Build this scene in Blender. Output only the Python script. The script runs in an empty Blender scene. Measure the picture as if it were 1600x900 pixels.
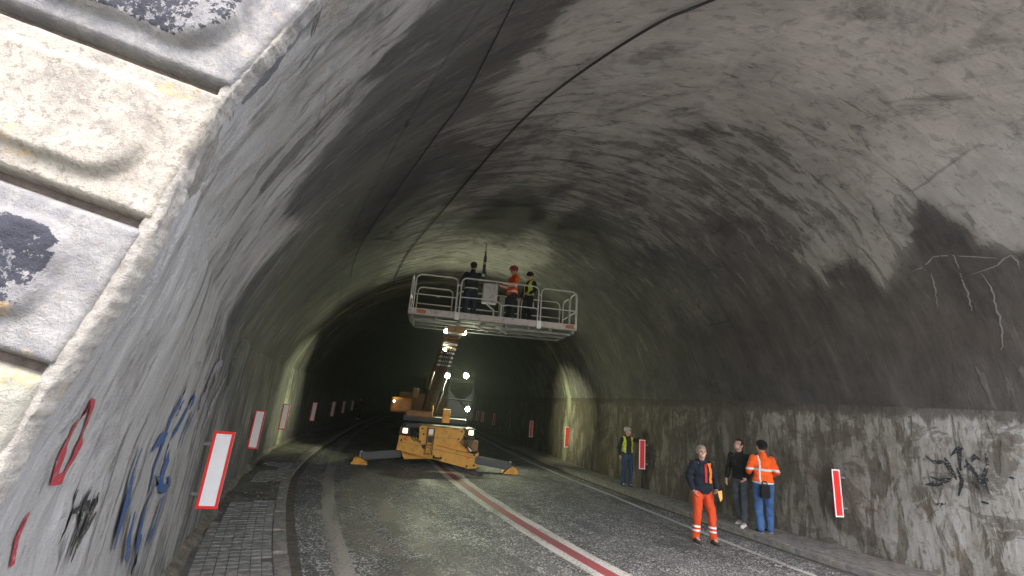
import bpy, bmesh, math, random
import numpy as np
from mathutils import Vector, Matrix, Euler
sc = bpy.context.scene
COL = sc.collection
rnd = random.Random(7)

# ------------------------------------------------------------------ camera
CF, CP, CR, CH = 689.3, 0.264128, 0.0937, 2.1372
cam_d = bpy.data.cameras.new('camera'); cam = bpy.data.objects.new('camera', cam_d); COL.objects.link(cam)
cam_d.sensor_width = 36; cam_d.lens = 36 * CF / 1600; cam_d.clip_start = 0.05; cam_d.clip_end = 3000
_cp, _sp = math.cos(CP), math.sin(CP); _c, _s = math.cos(CR), math.sin(CR)
_f = Vector((0, _cp, _sp)); _u = Vector((0, -_sp, _cp)); _r = Vector((1, 0, 0))
_r2 = _c * _r + _s * _u; _u2 = -_s * _r + _c * _u
cam.matrix_world = Matrix(((_r2.x, _u2.x, -_f.x, 0), (_r2.y, _u2.y, -_f.y, 0), (_r2.z, _u2.z, -_f.z, CH), (0, 0, 0, 1)))
sc.camera = cam
# ------------------------------------------------------------------ world, sun, exposure
SUN_EL, SUN_AZ = 55, 160      # azimuth measured clockwise from +Y
w = bpy.data.worlds.new('World'); sc.world = w; w.use_nodes = True
nt = w.node_tree; bg = nt.nodes['Background']
sky = nt.nodes.new('ShaderNodeTexSky'); sky.sky_type = 'NISHITA'; sky.sun_disc = False
sky.sun_elevation = math.radians(SUN_EL); sky.sun_rotation = math.radians(SUN_AZ)
sky.air_density = 1.0; sky.dust_density = 4.0; sky.ozone_density = 1.0
nt.links.new(sky.outputs[0], bg.inputs[0]); bg.inputs[1].default_value = 0.15
sl = bpy.data.lights.new('sun', 'SUN'); sl.energy = 0.55; sl.angle = math.radians(14); sl.color = (1, .95, .88)
so = bpy.data.objects.new('sun', sl); COL.objects.link(so)
_d = Vector((math.sin(math.radians(SUN_AZ)) * math.cos(math.radians(SUN_EL)), math.cos(math.radians(SUN_AZ)) * math.cos(math.radians(SUN_EL)), math.sin(math.radians(SUN_EL))))
so.rotation_euler = _d.to_track_quat('Z', 'Y').to_euler()
sc.view_settings.view_transform = 'Standard'; sc.view_settings.look = 'None'
sc.view_settings.exposure = 2.7; sc.view_settings.gamma = 1.0
sc.cycles.max_bounces = 8; sc.cycles.diffuse_bounces = 6
sc.cycles.use_denoising = True
sc.cycles.sample_clamp_indirect = 4

# ------------------------------------------------------------------ numpy noise
def vn(x, y, seed=0):
    x = np.asarray(x, float); y = np.asarray(y, float)
    xi = np.floor(x).astype(np.int64); yi = np.floor(y).astype(np.int64); fx = x - xi; fy = y - yi
    fx = fx * fx * (3 - 2 * fx); fy = fy * fy * (3 - 2 * fy)
    def h(a, b):
        n = (a * 374761393 + b * 668265263 + seed * 974634777) & 0xffffffff
        n = ((n ^ (n >> 13)) * 1274126177) & 0xffffffff
        return ((n ^ (n >> 16)) & 0xffff) / 65535.0
    return (h(xi, yi) * (1 - fx) + h(xi + 1, yi) * fx) * (1 - fy) + (h(xi, yi + 1) * (1 - fx) + h(xi + 1, yi + 1) * fx) * fy
def fbm(x, y, seed=0, o=4):
    r = 0; a = .5; t = 0
    for i in range(o):
        r = r + a * vn(np.asarray(x) * 2 ** i, np.asarray(y) * 2 ** i, seed + i * 17); t += a; a *= .5
    return r / t - .5

# ------------------------------------------------------------------ tunnel axis (s along, t across to the right, z up)
S = np.arange(-60, 110.001, .05)
_th = -(8.604 + 22.286 * np.exp(-np.maximum(S, -.9) / 12.695)) + np.maximum(S - 46, 0) * 2.0
TH = np.radians(np.minimum(_th, 100))
X = np.concatenate([[0], np.cumsum(np.sin((TH[1:] + TH[:-1]) / 2) * .05)]); Y = np.concatenate([[0], np.cumsum(np.cos((TH[1:] + TH[:-1]) / 2) * .05)])
_i0 = int(np.argmin(abs(S))); X = X - X[_i0] + 3.284; Y = Y - Y[_i0] + 5.01
S0 = -0.9                 # portal plane at the left wall; it is cut askew to the axis
SK = -.40
def SP(t): t = np.asarray(t, float); return S0 + SK * (np.where(t > 0, t * .92, t) + 5.66)
def skew(r, t): return (SP(t) - S0) * np.clip(1 - (r - S0) / 13., 0, 1)
W = 5.66; ZS = 2.8; Z0 = 1.2; RR = math.hypot(W, ZS - Z0); B0 = math.asin((ZS - Z0) / RR); ARC = RR * (math.pi - 2 * B0); AL = 2 * ZS + ARC
def T(s, t, z=0.):
    s = np.asarray(s, float); x = np.interp(s, S, X); y = np.interp(s, S, Y); th = np.interp(s, S, TH)
    return np.stack(np.broadcast_arrays(x + t * np.cos(th), y - t * np.sin(th), z), -1)
def wscale(s, t):     # the tunnel is a little narrower on the right near the mouth
    return np.where(np.asarray(t) < 0, np.interp(s, [-.9, 3.4, 8.6, 13.8, 19, 24.4, 30, 37, 45], [1, 1.0, 1.025, 1.052, 1.02, 1.0, 1.01, 1.06, 1.06]), np.interp(s, [-9, 6, 9, 15, 26], [.92, .92, .93, .975, 1.0]))
def TW(s, t, z=0.): return T(s, t * wscale(s, t), z)
def head(s): return float(np.interp(s, S, TH))
def to_st(x, y):
    x = np.atleast_1d(x); y = np.atleast_1d(y)
    m = (S > -8) & (S < 85); m &= (np.arange(len(S)) % 2 == 0)
    d = (X[m][None] - x[:, None]) ** 2 + (Y[m][None] - y[:, None]) ** 2; i = d.argmin(1)
    xs, ys, ths, ss = X[m][i], Y[m][i], TH[m][i], S[m][i]
    ds = (x - xs) * np.sin(ths) + (y - ys) * np.cos(ths)
    return ss + ds, (x - xs) * np.cos(ths) - (y - ys) * np.sin(ths)
def wall_extra(s, z):      # the left wall bellies out a little at the portal
    k = np.clip((2.8 - z) / 1.2, 0, 1); k = k * k * (3 - 2 * k)
    return .20 * k * np.exp(-(np.maximum(s, S0) - S0) / 2.2)
def section(s, a):
    """a = arc length from the foot of the left wall over the crown; returns t, z and the inward normal"""
    s, a = np.broadcast_arrays(np.asarray(s, float), np.asarray(a, float))
    ph = B0 + (a - ZS) / RR
    t = np.where(a < ZS, -W - wall_extra(s, a), np.where(a > AL - ZS, W, -RR * np.cos(ph)))
    z = np.where(a < ZS, a, np.where(a > AL - ZS, AL - a, Z0 + RR * np.sin(ph)))
    nt_ = np.where(a < ZS, 1., np.where(a > AL - ZS, -1., np.cos(ph))); nz = np.where((a < ZS) | (a > AL - ZS), 0., -np.sin(ph))
    return t, z, nt_, nz
def relief(s, a):
    """how far the surface stands proud (m)"""
    u = s + .3 * 0
    r = .035 * fbm(u * .5, a * .35, 3, 3) + .018 * fbm(u * 2.2, a * .8, 5, 3)
    near = np.exp(-(np.maximum(s, S0) - S0) / 3.5)
    r = r + .03 * near * fbm(u * 6, a * 1.6, 9, 4) + .006 * near * fbm(u * 26, a * 9, 12, 3)
    fl = fbm(u * 3.2, a * .75, 41, 4) + .35 * fbm(u * 14, a * 5, 44, 2); r = r + .014 * np.exp(-(np.maximum(s, S0) - S0) / 5.0) * np.clip((fl + .02) / .04, 0, 1)
    # formwork rings: slightly different from bay to bay
    bay = np.floor((s + .25 * a * 0 + 1.0) / 5.2)
    r = r + .012 * (vn(bay * 7.3, bay * 0, 4) - .5)
    r = r - .02 * np.exp(-((((s + 1.0) / 5.2) % 1 - .5) * 5.2 / .04) ** 2)
    return r
def P(s, a, off=0.):
    t, z, nt_, nz = section(s, a); r = relief(np.asarray(s, float), np.asarray(a, float)) + off
    dado = np.where(a > AL - ZS, .035, 0.) + np.where(a < ZS, .035 * np.clip((s - 4) / 2, 0, 1), 0.)
    r = r + dado
    return TW(s, t + nt_ * r, z + nz * r)
def ray(px, py):
    """where the line of sight of a photograph pixel meets the lining -> (s, a)"""
    d = np.array(_f) * CF + np.array(_r2) * (px - 800) + np.array(_u2) * (450 - py); d = d / np.linalg.norm(d)
    k = np.concatenate([np.arange(.6, 12, .02), np.arange(12, 70, .08)]); p = np.array([0, 0, CH]) + k[:, None] * d
    s, t = to_st(p[:, 0], p[:, 1]); t = t / wscale(s, t); z = p[:, 2]
    out = np.where(z <= ZS, np.abs(t) >= W + np.where(t < 0, wall_extra(s, z), 0), np.hypot(t, z - Z0) >= RR) & (s >= SP(t) - .02)
    if not out.any(): return None
    i = int(out.argmax()); s, t, z = s[i], t[i], z[i]
    if z < 0: return None
    if z <= ZS: return float(s), float(z if t < 0 else AL - z)
    return float(s), float(ZS + (math.atan2(z - Z0, -t) - B0) * RR)

# ------------------------------------------------------------------ object helpers
def link(name, me, mat=None, parent=None):
    o = bpy.data.objects.new(name, me); COL.objects.link(o)
    if mat is not None and me is not None:
        for m in (mat if isinstance(mat, (list, tuple)) else [mat]): me.materials.append(m)
    if parent is not None: o.parent = parent
    return o
def tag(o, label=None, cat=None, group=None, kind=None):
    if label: o['label'] = label
    if cat: o['category'] = cat
    if group: o['group'] = group
    if kind: o['kind'] = kind
    return o
def empty(name, loc=(0, 0, 0), rz=0., label=None, cat=None, group=None):
    o = bpy.data.objects.new(name, None); COL.objects.link(o); o.location = loc; o.rotation_euler = (0, 0, rz); o.empty_display_size = .2
    return tag(o, label, cat, group)
def copy_tree(o, parent=None):
    c = o.copy(); COL.objects.link(c); c.parent = parent
    for ch in list(o.children): copy_tree(ch, c)
    return c
class MB:
    def __init__(self): self.v = []; self.f = []; self.sm = []
    def add(self, vs, fs, smooth=False):
        n = len(self.v); self.v += [tuple(map(float, q)) for q in vs]; self.f += [tuple(n + i for i in q) for q in fs]; self.sm += [smooth] * len(fs); return self
    def box(self, c, d, M=None, bev=0.):
        hx, hy, hz = d[0] / 2, d[1] / 2, d[2] / 2
        if bev <= 0:
            vs = [(x * hx, y * hy, z * hz) for x in (-1, 1) for y in (-1, 1) for z in (-1, 1)]
            fs = [(0, 1, 3, 2), (4, 6, 7, 5), (0, 4, 5, 1), (2, 3, 7, 6), (0, 2, 6, 4), (1, 5, 7, 3)]
        else:
            b = min(bev, hx * .9, hy * .9, hz * .9); bm = bmesh.new(); bmesh.ops.create_cube(bm, size=1)
            for q in bm.verts: q.co = Vector((q.co.x * d[0], q.co.y * d[1], q.co.z * d[2]))
            bmesh.ops.bevel(bm, geom=bm.edges[:], offset=b, segments=2, affect='EDGES', profile=.6)
            bm.verts.index_update(); vs = [tuple(q.co) for q in bm.verts]; fs = [tuple(x.index for x in q.verts) for q in bm.faces]; bm.free()
        R_ = M if M is not None else Matrix.Identity(3)
        return self.add([tuple(Vector(c) + R_ @ Vector(q)) for q in vs], fs)
    def cyl(self, a, b, r, r2=None, n=12, cap=True, smooth=True):
        a = Vector(a); b = Vector(b); r2 = r if r2 is None else r2; d = (b - a).normalized()
        u = d.orthogonal().normalized(); v = d.cross(u)
        vs = []
        for k in range(n):
            q = 2 * math.pi * k / n; e = u * math.cos(q) + v * math.sin(q); vs += [a + e * r, b + e * r2]
        self.add(vs, [(2 * k, 2 * ((k + 1) % n), 2 * ((k + 1) % n) + 1, 2 * k + 1) for k in range(n)], smooth)
        if cap: self.add([vs[2 * k] for k in range(n)], [tuple(range(n))[::-1]]); self.add([vs[2 * k + 1] for k in range(n)], [tuple(range(n))])
        return self
    def tube(self, pts, r, n=8, closed=False):
        pts = [Vector(q) for q in pts]; N = len(pts); vs = []; pu = None
        for i, q in enumerate(pts):
            d = (pts[(i + 1) % N] - pts[i - 1]) if (closed or 0 < i < N - 1) else (pts[1] - pts[0] if i == 0 else pts[-1] - pts[-2])
            d.normalize(); u = d.orthogonal() if pu is None else (pu - d * pu.dot(d)); u.normalize(); pu = u; v = d.cross(u)
            rr = r[i] if isinstance(r, (list, tuple)) else r
            vs += [q + (u * math.cos(2 * math.pi * k / n) + v * math.sin(2 * math.pi * k / n)) * rr for k in range(n)]
        fs = []
        for i in range(N if closed else N - 1):
            j = (i + 1) % N
            fs += [(i * n + k, i * n + (k + 1) % n, j * n + (k + 1) % n, j * n + k) for k in range(n)]
        self.add(vs, fs, True)
        if not closed: self.add(vs[:n], [tuple(range(n))[::-1]]); self.add(vs[-n:], [tuple(range(n))])
        return self
    def prism(self, pts, dirv):
        """extrude a planar polygon (list of 3D points) by a vector"""
        n = len(pts); d = Vector(dirv); vs = [Vector(q) for q in pts] + [Vector(q) + d for q in pts]
        return self.add(vs, [tuple(range(n)), tuple(range(2 * n - 1, n - 1, -1))] + [(i, n + i, n + (i + 1) % n, (i + 1) % n) for i in range(n)])
    def ball(self, c, r, n=10):
        bm = bmesh.new(); bmesh.ops.create_uvsphere(bm, u_segments=n, v_segments=max(4, n * 2 // 3), radius=1)
        rr = r if isinstance(r, (tuple, list)) else (r, r, r); bm.verts.index_update()
        self.add([(c[0] + q.co.x * rr[0], c[1] + q.co.y * rr[1], c[2] + q.co.z * rr[2]) for q in bm.verts], [tuple(x.index for x in q.verts) for q in bm.faces], True); bm.free(); return self
    def mesh(self, name):
        me = bpy.data.meshes.new(name); me.from_pydata(self.v, [], self.f); me.validate(); 
        bm = bmesh.new(); bm.from_mesh(me); bmesh.ops.recalc_face_normals(bm, faces=bm.faces); bm.to_mesh(me); bm.free()
        if len(self.sm) == len(me.polygons): me.polygons.foreach_set('use_smooth', self.sm)
        return me
    def build(self, name, mat, parent=None, label=None):
        o = link(name, self.mesh(name), mat, parent)
        if label: o['label'] = label
        return o
def grid_mesh(name, V, uv=None, attrs=None, smooth=True, flip=False):
    n, m = V.shape[:2]; me = bpy.data.meshes.new(name)
    idx = np.arange(n * m).reshape(n, m); f = np.stack([idx[:-1, :-1], idx[1:, :-1], idx[1:, 1:], idx[:-1, 1:]], -1).reshape(-1, 4)
    if flip: f = f[:, ::-1]
    me.vertices.add(n * m); me.vertices.foreach_set('co', V.reshape(-1).astype(np.float32))
    me.loops.add(f.size); me.loops.foreach_set('vertex_index', f.reshape(-1).astype(np.int32))
    me.polygons.add(len(f)); me.polygons.foreach_set('loop_start', np.arange(0, f.size, 4, dtype=np.int32))
    me.update(calc_edges=True); me.validate()
    me.polygons.foreach_set('use_smooth', [smooth] * len(me.polygons))
    if uv is not None:
        l = me.uv_layers.new(name='UVMap'); vi = np.zeros(len(me.loops), np.int32); me.loops.foreach_get('vertex_index', vi)
        l.data.foreach_set('uv', uv.reshape(-1, 2)[vi].reshape(-1).astype(np.float32))
    for k, A in (attrs or {}).items():
        at = me.attributes.new(k, 'FLOAT', 'POINT'); at.data.foreach_set('value', A.reshape(-1).astype(np.float32))
    return me

# ------------------------------------------------------------------ materials
class G:
    """tiny node builder"""
    def __init__(self, name):
        self.m = bpy.data.materials.new(name); self.m.use_nodes = True; self.n = self.m.node_tree.nodes; self.l = self.m.node_tree.links
        self.b = self.n['Principled BSDF']
    def put(self, sock, v):
        if hasattr(v, 'is_output') or isinstance(v, bpy.types.NodeSocket): self.l.new(v, sock)
        elif v is not None:
            if isinstance(v, (tuple, list)) and len(v) == 3 and sock.type == 'RGBA': v = (*v, 1)
            sock.default_value = v
    def uv(self, sx=1, sy=1, obj=False, sz=1, rot=0):
        tc = self.n.new('ShaderNodeTexCoord'); mp = self.n.new('ShaderNodeMapping'); self.l.new(tc.outputs['Object' if obj else 'UV'], mp.inputs[0])
        mp.inputs['Scale'].default_value = (sx, sy, sz); mp.inputs['Rotation'].default_value = (0, 0, rot); return mp.outputs[0]
    def noise(self, vec, scale=1, detail=4, rough=.55, dist=0.):
        t = self.n.new('ShaderNodeTexNoise'); self.put(t.inputs['Vector'], vec); t.inputs['Scale'].default_value = scale
        t.inputs['Detail'].default_value = detail; t.inputs['Roughness'].default_value = rough; t.inputs['Distortion'].default_value = dist; return t.outputs[0]
    def vor(self, vec, scale=1, feat='F1', out=0, rand=1.):
        t = self.n.new('ShaderNodeTexVoronoi'); t.feature = feat; self.put(t.inputs['Vector'], vec); t.inputs['Scale'].default_value = scale; t.inputs['Randomness'].default_value = rand; return t.outputs[out]
    def math(self, op, a, b=None, c=None, clamp=False):
        t = self.n.new('ShaderNodeMath'); t.operation = op; t.use_clamp = clamp; self.put(t.inputs[0], a)
        if b is not None: self.put(t.inputs[1], b)
        if c is not None: self.put(t.inputs[2], c)
        return t.outputs[0]
    def step(self, v, lo, hi):
        t = self.n.new('ShaderNodeMapRange'); t.interpolation_type = 'SMOOTHSTEP'; self.put(t.inputs[0], v); t.inputs[1].default_value = lo; t.inputs[2].default_value = hi; return t.outputs[0]
    def mix(self, f, a, b, mode='MIX'):
        t = self.n.new('ShaderNodeMix'); t.data_type = 'RGBA'; t.blend_type = mode; self.put(t.inputs[0], f); self.put(t.inputs[6], a); self.put(t.inputs[7], b); return t.outputs[2]
    def ramp(self, v, stops):
        t = self.n.new('ShaderNodeValToRGB'); self.put(t.inputs[0], v); e = t.color_ramp.elements
        while len(e) < len(stops): e.new(.5)
        for k, (p, c) in enumerate(stops): e[k].position = p; e[k].color = (*c, 1) if len(c) == 3 else c
        return t.outputs[0]
    def attr(self, name):
        t = self.n.new('ShaderNodeAttribute'); t.attribute_name = name; return t.outputs['Fac']
    def sep(self, vec):
        t = self.n.new('ShaderNodeSeparateXYZ'); self.put(t.inputs[0], vec); return t.outputs
    def bump(self, h, strength=.3, dist=.02, nrm=None):
        t = self.n.new('ShaderNodeBump'); t.inputs['Strength'].default_value = strength; t.inputs['Distance'].default_value = dist; self.put(t.inputs['Height'], h)
        if nrm is not None: self.put(t.inputs['Normal'], nrm)
        return t.outputs[0]
    def done(self, col=None, rough=.8, nrm=None, metal=0., spec=None, emit=None, es=0.):
        if col is not None: self.put(self.b.inputs['Base Color'], col)
        self.put(self.b.inputs['Roughness'], rough); self.put(self.b.inputs['Metallic'], metal)
        if nrm is not None: self.put(self.b.inputs['Normal'], nrm)
        if spec is not None: self.b.inputs['Specular IOR Level'].default_value = spec
        if emit is not None: self.put(self.b.inputs['Emission Color'], emit); self.b.inputs['Emission Strength'].default_value = es
        return self.m
def rgb(r, g, b): return tuple(((c / 255) / 12.92 if c <= 10 else ((c / 255 + .055) / 1.055) ** 2.4) for c in (r, g, b))

def paint_mat(name, col, rough=.45, wear=.35, dirt=(.05, .045, .035), metal=0., scale=6):
    g = G(name); v = g.uv(1, 1, True); n1 = g.noise(v, scale, 5, .65); n2 = g.noise(v, scale * 5, 3, .6)
    f = g.math('MULTIPLY', g.step(g.math('ADD', g.math('MULTIPLY', n1, .7), g.math('MULTIPLY', n2, .3)), .48, .66), wear)
    c = g.mix(f, col, dirt)
    return g.done(c, g.math('ADD', rough, g.math('MULTIPLY', n1, .2)), g.bump(n2, .12, .004), metal)
def cloth_mat(name, col, bands=(), rough=.9, var=.35):
    """cloth; bands = (axis, lo, hi, colour) printed on the cloth in the garment's own coordinates"""
    g = G(name); v = g.uv(1, 1, True); n = g.noise(v, 9, 4, .6); wv = g.noise(v, 60, 2, .5)
    c = g.mix(g.step(n, .3, .75), col, tuple(q * (1 - var) for q in col)); c = g.mix(g.math('MULTIPLY', g.step(g.noise(v, 17, 5, .7), .55, .75), .3), c, (.06, .05, .04))
    xyz = g.sep(v)
    for ax, lo, hi, bc in bands:
        q = xyz[ax]; m = g.math('MULTIPLY', g.math('GREATER_THAN', q, lo), g.math('LESS_THAN', q, hi)); c = g.mix(m, c, bc)
    return g.done(c, rough, g.bump(g.math('ADD', n, g.math('MULTIPLY', wv, .2)), .5, .02), spec=.25)

M = {}
M['yellow'] = paint_mat('worn yellow paint', (.62, .29, .018), .45, .6, (.12, .06, .02))
M['dark_yellow'] = paint_mat('grimy yellow paint', (.20, .09, .012), .5, .75, (.03, .022, .012))
M['orange'] = paint_mat('orange paint', (.5, .19, .03), .45, .5)
M['dark'] = paint_mat('dark machine paint', (.014, .015, .017), .5, .4)
M['steel'] = paint_mat('bare worn steel', (.26, .26, .27), .4, .5, (.06, .045, .03), .6)
M['dark_steel'] = paint_mat('dark worn steel', (.05, .051, .053), .45, .5, (.05, .045, .04), .3)
M['rail'] = paint_mat('galvanised steel tube', (.50, .50, .48), .4, .35, (.15, .13, .10), .35)
M['deck'] = paint_mat('grey toe board', (.40, .355, .33), .6, .6, (.14, .11, .09))
M['under'] = paint_mat('galvanised underside', (.15, .15, .14), .5, .6, (.07, .06, .05), .3)
M['rubber'] = paint_mat('black rubber', (.02, .02, .02), .8, .3, (.06, .055, .05))
M['glass'] = G('dark cab glass').done((.006, .008, .009), .12, spec=.12)
M['hyd'] = paint_mat('chrome rod', (.6, .6, .6), .2, .1, metal=.9)
M['grey_box'] = paint_mat('grey control box', (.42, .40, .38), .5, .4)
M['skin'] = cloth_mat('skin', (.50, .29, .21), (), .6, .2)
M['hair_grey'] = cloth_mat('greying hair', (.33, .28, .22), (), .8, .5)
M['hair_dark'] = cloth_mat('dark hair', (.03, .022, .017), (), .7, .4)

# --- lining: colours of plaster, soot, calcite and painted lamp glow
def lining_mat(name, dado=False):
    g = G(name)
    uv = g.uv(1, 1)
    streak = g.noise(g.uv(2.6, .42), 1, 8, .66, .5)
    fine = g.noise(g.uv(14, 2.0), 1, 6, .7, .3)
    blot = g.noise(g.uv(1.3, .9), 1.0, 9, .64, .8)
    spk = g.noise(uv, 34, 4, .7)
    tone = g.attr('tone')
    fk = g.noise(g.uv(5.6, .95), 1, 12, .72, .45); gran = g.noise(uv, 90, 2, .8)
    f = g.math('ADD', tone, g.math('MULTIPLY', g.math('SUBTRACT', streak, .5), .55))
    f = g.math('ADD', f, g.math('MULTIPLY', g.math('SUBTRACT', blot, .5), .45))
    f = g.math('ADD', f, g.math('MULTIPLY', g.math('SUBTRACT', fine, .5), .45))
    f = g.math('ADD', f, g.math('MULTIPLY', g.math('SUBTRACT', spk, .5), .20), clamp=True)
    fs = g.math('ADD', tone, g.math('MULTIPLY', g.math('SUBTRACT', fk, .5), 2.1)); flake = g.step(fs, .34, .52)
    fk2 = g.noise(g.uv(9, 3.2), 1, 10, .72, .4); fleck = g.step(fk2, .60, .54)
    f = g.math('ADD', g.math('MULTIPLY', f, .76), g.math('MULTIPLY', flake, g.math('ADD', .10, g.math('MULTIPLY', tone, .20))), clamp=True)
    f = g.math('SUBTRACT', f, g.math('MULTIPLY', g.math('SUBTRACT', 1., fleck), g.math('MULTIPLY', tone, .24)), clamp=True)
    f = g.math('ADD', f, g.math('MULTIPLY', g.math('SUBTRACT', gran, .5), .10), clamp=True)
    cloud = g.step(g.noise(g.uv(.85, .55), 1, 9, .70, 1.1), .50, .66); f = g.math('SUBTRACT', f, g.math('MULTIPLY', cloud, g.math('MULTIPLY', f, .42)))
    ls = g.step(g.noise(g.uv(3.4, .13), 1, 8, .66, .5), .58, .70); f = g.math('ADD', f, g.math('MULTIPLY', ls, g.math('MULTIPLY', g.math('SUBTRACT', 1., tone), .17)), clamp=True)
    if dado:
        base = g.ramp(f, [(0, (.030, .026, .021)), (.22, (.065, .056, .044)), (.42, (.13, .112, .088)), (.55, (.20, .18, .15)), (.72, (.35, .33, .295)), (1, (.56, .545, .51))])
        rust = g.step(g.noise(g.uv(3, 3), 1, 6, .65), .56, .7)
        base = g.mix(g.math('MULTIPLY', rust, .35), base, (.16, .085, .045))
        pat = g.step(g.noise(g.uv(1.7, 1.5), 1, 10, .68, .9), .535, .555); base = g.mix(g.math('MULTIPLY', pat, .62), base, (.085, .068, .052))
        hgt = g.sep(uv)[1]; top = g.step(g.math('ADD', hgt, g.math('MULTIPLY', g.math('SUBTRACT', fk, .5), -1.1)), AL - ZS + .22, AL - ZS + .10)
        base = g.mix(g.math('MULTIPLY', top, .8), base, (.07, .06, .048))
    else:
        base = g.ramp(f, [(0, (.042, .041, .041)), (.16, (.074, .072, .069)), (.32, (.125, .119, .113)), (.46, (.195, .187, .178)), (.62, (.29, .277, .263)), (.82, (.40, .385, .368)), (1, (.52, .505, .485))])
        brown = g.math('MULTIPLY', g.attr('brown'), .55); base = g.mix(brown, base, g.mix(f, (.07, .05, .036), (.30, .24, .19)))
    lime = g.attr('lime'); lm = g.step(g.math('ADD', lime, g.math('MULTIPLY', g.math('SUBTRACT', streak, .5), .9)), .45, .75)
    base = g.mix(g.math('MULTIPLY', lm, .85), base, (.50, .52, .34))  # calcite colour doubles as lamp glow painted into the lining
    # hairline cracks
    cr = g.vor(g.mix(.12, g.uv(.9, .45), g.noise(g.uv(2, 2), 2, 5, .6)), 1.1, 'DISTANCE_TO_EDGE')
    crk = g.math('MULTIPLY', g.step(cr, .012, .0), g.step(g.noise(g.uv(.4, .4), 1, 3), .5, .62))
    base = g.mix(g.math('MULTIPLY', crk, .4), base, (.015, .014, .012))
    h = g.math('ADD', g.math('MULTIPLY', streak, .8), g.math('ADD', g.math('MULTIPLY', fine, .5), g.math('ADD', g.math('MULTIPLY', spk, .25), g.math('ADD', g.math('MULTIPLY', blot, .5), g.math('ADD', g.math('MULTIPLY', flake, .3), g.math('MULTIPLY', gran, .15))))))
    return g.done(base, .9, g.bump(h, .9, .035), spec=.25)
M['lining'] = lining_mat('sooty tunnel plaster'); M['dado'] = lining_mat('stained tunnel side wall', True)

g = G('asphalt'); uvr = g.uv(1, 1)
sp = g.vor(uvr, 50, out=1); spn = g.sep(sp)[0]; big = g.noise(g.uv(.8, .25), 1, 6, .6, .3); sm = g.noise(uvr, 9, 5, .7)
fl = g.vor(g.uv(20, 9), 1.0); gr = g.noise(uvr, 70, 3, .8)
c = g.mix(g.step(big, .35, .7), (.026, .028, .031), (.060, .062, .062))
c = g.mix(g.math('MULTIPLY', g.step(sm, .45, .75), .45), c, (.095, .093, .088))
c = g.mix(g.math('MULTIPLY', g.math('GREATER_THAN', spn, .72), g.step(g.noise(uvr, 3.2, 6, .75), .25, .72)), c, (.50, .50, .49))
dust = g.step(g.math('ABSOLUTE', g.math('ADD', g.sep(uvr)[0], 3.0)), 1.3, .3)
c = g.mix(g.math('MULTIPLY', dust, g.math('MULTIPLY', g.step(g.noise(g.uv(2, .5), 1.5, 6, .7), .38, .60), .8)), c, (.105, .092, .075))
trk = g.math('ADD', g.sep(uvr)[0], g.math('MULTIPLY', g.noise(g.uv(.3, .3), 1, 2), .3))
for tc_, wd_ in ((-2.35, .20), (-1.0, .22), (1.2, .22), (2.6, .2)):
    c = g.mix(g.math('MULTIPLY', g.step(g.math('ABSOLUTE', g.math('SUBTRACT', trk, tc_ + .15)), wd_, wd_ * .3), g.math('MULTIPLY', g.step(sm, .3, .6), .28)), c, (.15, .148, .14))
pch = g.step(g.noise(g.uv(.5, .22), 1, 4, .5), .56, .575); c = g.mix(g.math('MULTIPLY', pch, .45), c, (.022, .023, .025))
M['asphalt'] = g.done(c, g.math('SUBTRACT', .80, g.math('MULTIPLY', g.step(big, .4, .6), .16)), g.bump(g.math('ADD', gr, spn), .6, .006))
def line_mat(name, col, cover=.62):
    g = G(name); uv = g.uv(1, 1); n = g.noise(uv, 22, 5, .75); n2 = g.noise(g.uv(3, .6), 1, 5, .6)
    m = g.step(g.math('ADD', g.math('MULTIPLY', n, .6), g.math('MULTIPLY', n2, .4)), cover - .1, cover + .06)
    return g.done(g.mix(m, col, (.06, .06, .058)), .7, g.bump(n, .3, .003))
M['white_line'] = line_mat('worn white road paint', (.42, .41, .39), .56); M['red_line'] = line_mat('worn red road paint', (.24, .045, .055), .57)
M['faint_line'] = line_mat('almost gone road paint', (.22, .205, .185), .545)
def stone_mat(name, a, b, lichen=.5, dark=.0, sc_=7, olive=False):
    g = G(name); v = g.uv(1, 1, True)
    n1 = g.noise(v, sc_, 8, .72, .6); n2 = g.noise(v, 46, 6, .75); n3 = g.noise(v, 3.1, 5, .6); gr = g.noise(v, 160, 3, .8)
    c = g.mix(g.step(n1, .38, .62), b, a)
    c = g.mix(g.math('MULTIPLY', g.step(n2, .52, .60), lichen), c, (.17, .155, .14))
    c = g.mix(g.math('MULTIPLY', g.step(gr, .3, .75), .35), c, tuple(q * .55 for q in a))
    if dark > 0:
        cmb = g.math('ADD', g.math('MULTIPLY', n3, .40), g.math('ADD', g.math('MULTIPLY', n2, .45), g.math('MULTIPLY', n1, .40)))
        cmb = g.math('ADD', cmb, g.math('MULTIPLY', g.math('SUBTRACT', g.attr('boss'), 1.), .30))
        c = g.mix(g.math('MULTIPLY', g.step(cmb, .625 - dark * .02, .645 - dark * .02), .93), c, (.022, .024, .036))
    if olive: c = g.mix(g.math('MULTIPLY', g.step(g.noise(v, 4.3, 6, .7), .50, .62), .75), c, (.33, .28, .10))
    c = g.mix(g.math('MULTIPLY', g.step(g.noise(v, 5.3, 5, .7), .6, .68), .6), c, (.45, .30, .12))
    return g.done(c, .92, g.bump(g.math('ADD', g.math('MULTIPLY', n2, .8), g.math('MULTIPLY', gr, .5)), .9, .012), spec=.2)
M['stone_pale'] = stone_mat('pale weathered limestone', (.35, .323, .278), (.22, .205, .18), .85)
M['stone_grey'] = stone_mat('grey limestone with black lichen', (.26, .255, .25), (.15, .15, .16), .6, 1.)
M['stone_olive'] = stone_mat('limestone with yellow lichen', (.30, .29, .25), (.19, .19, .165), .6, .35, olive=True)
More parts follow.
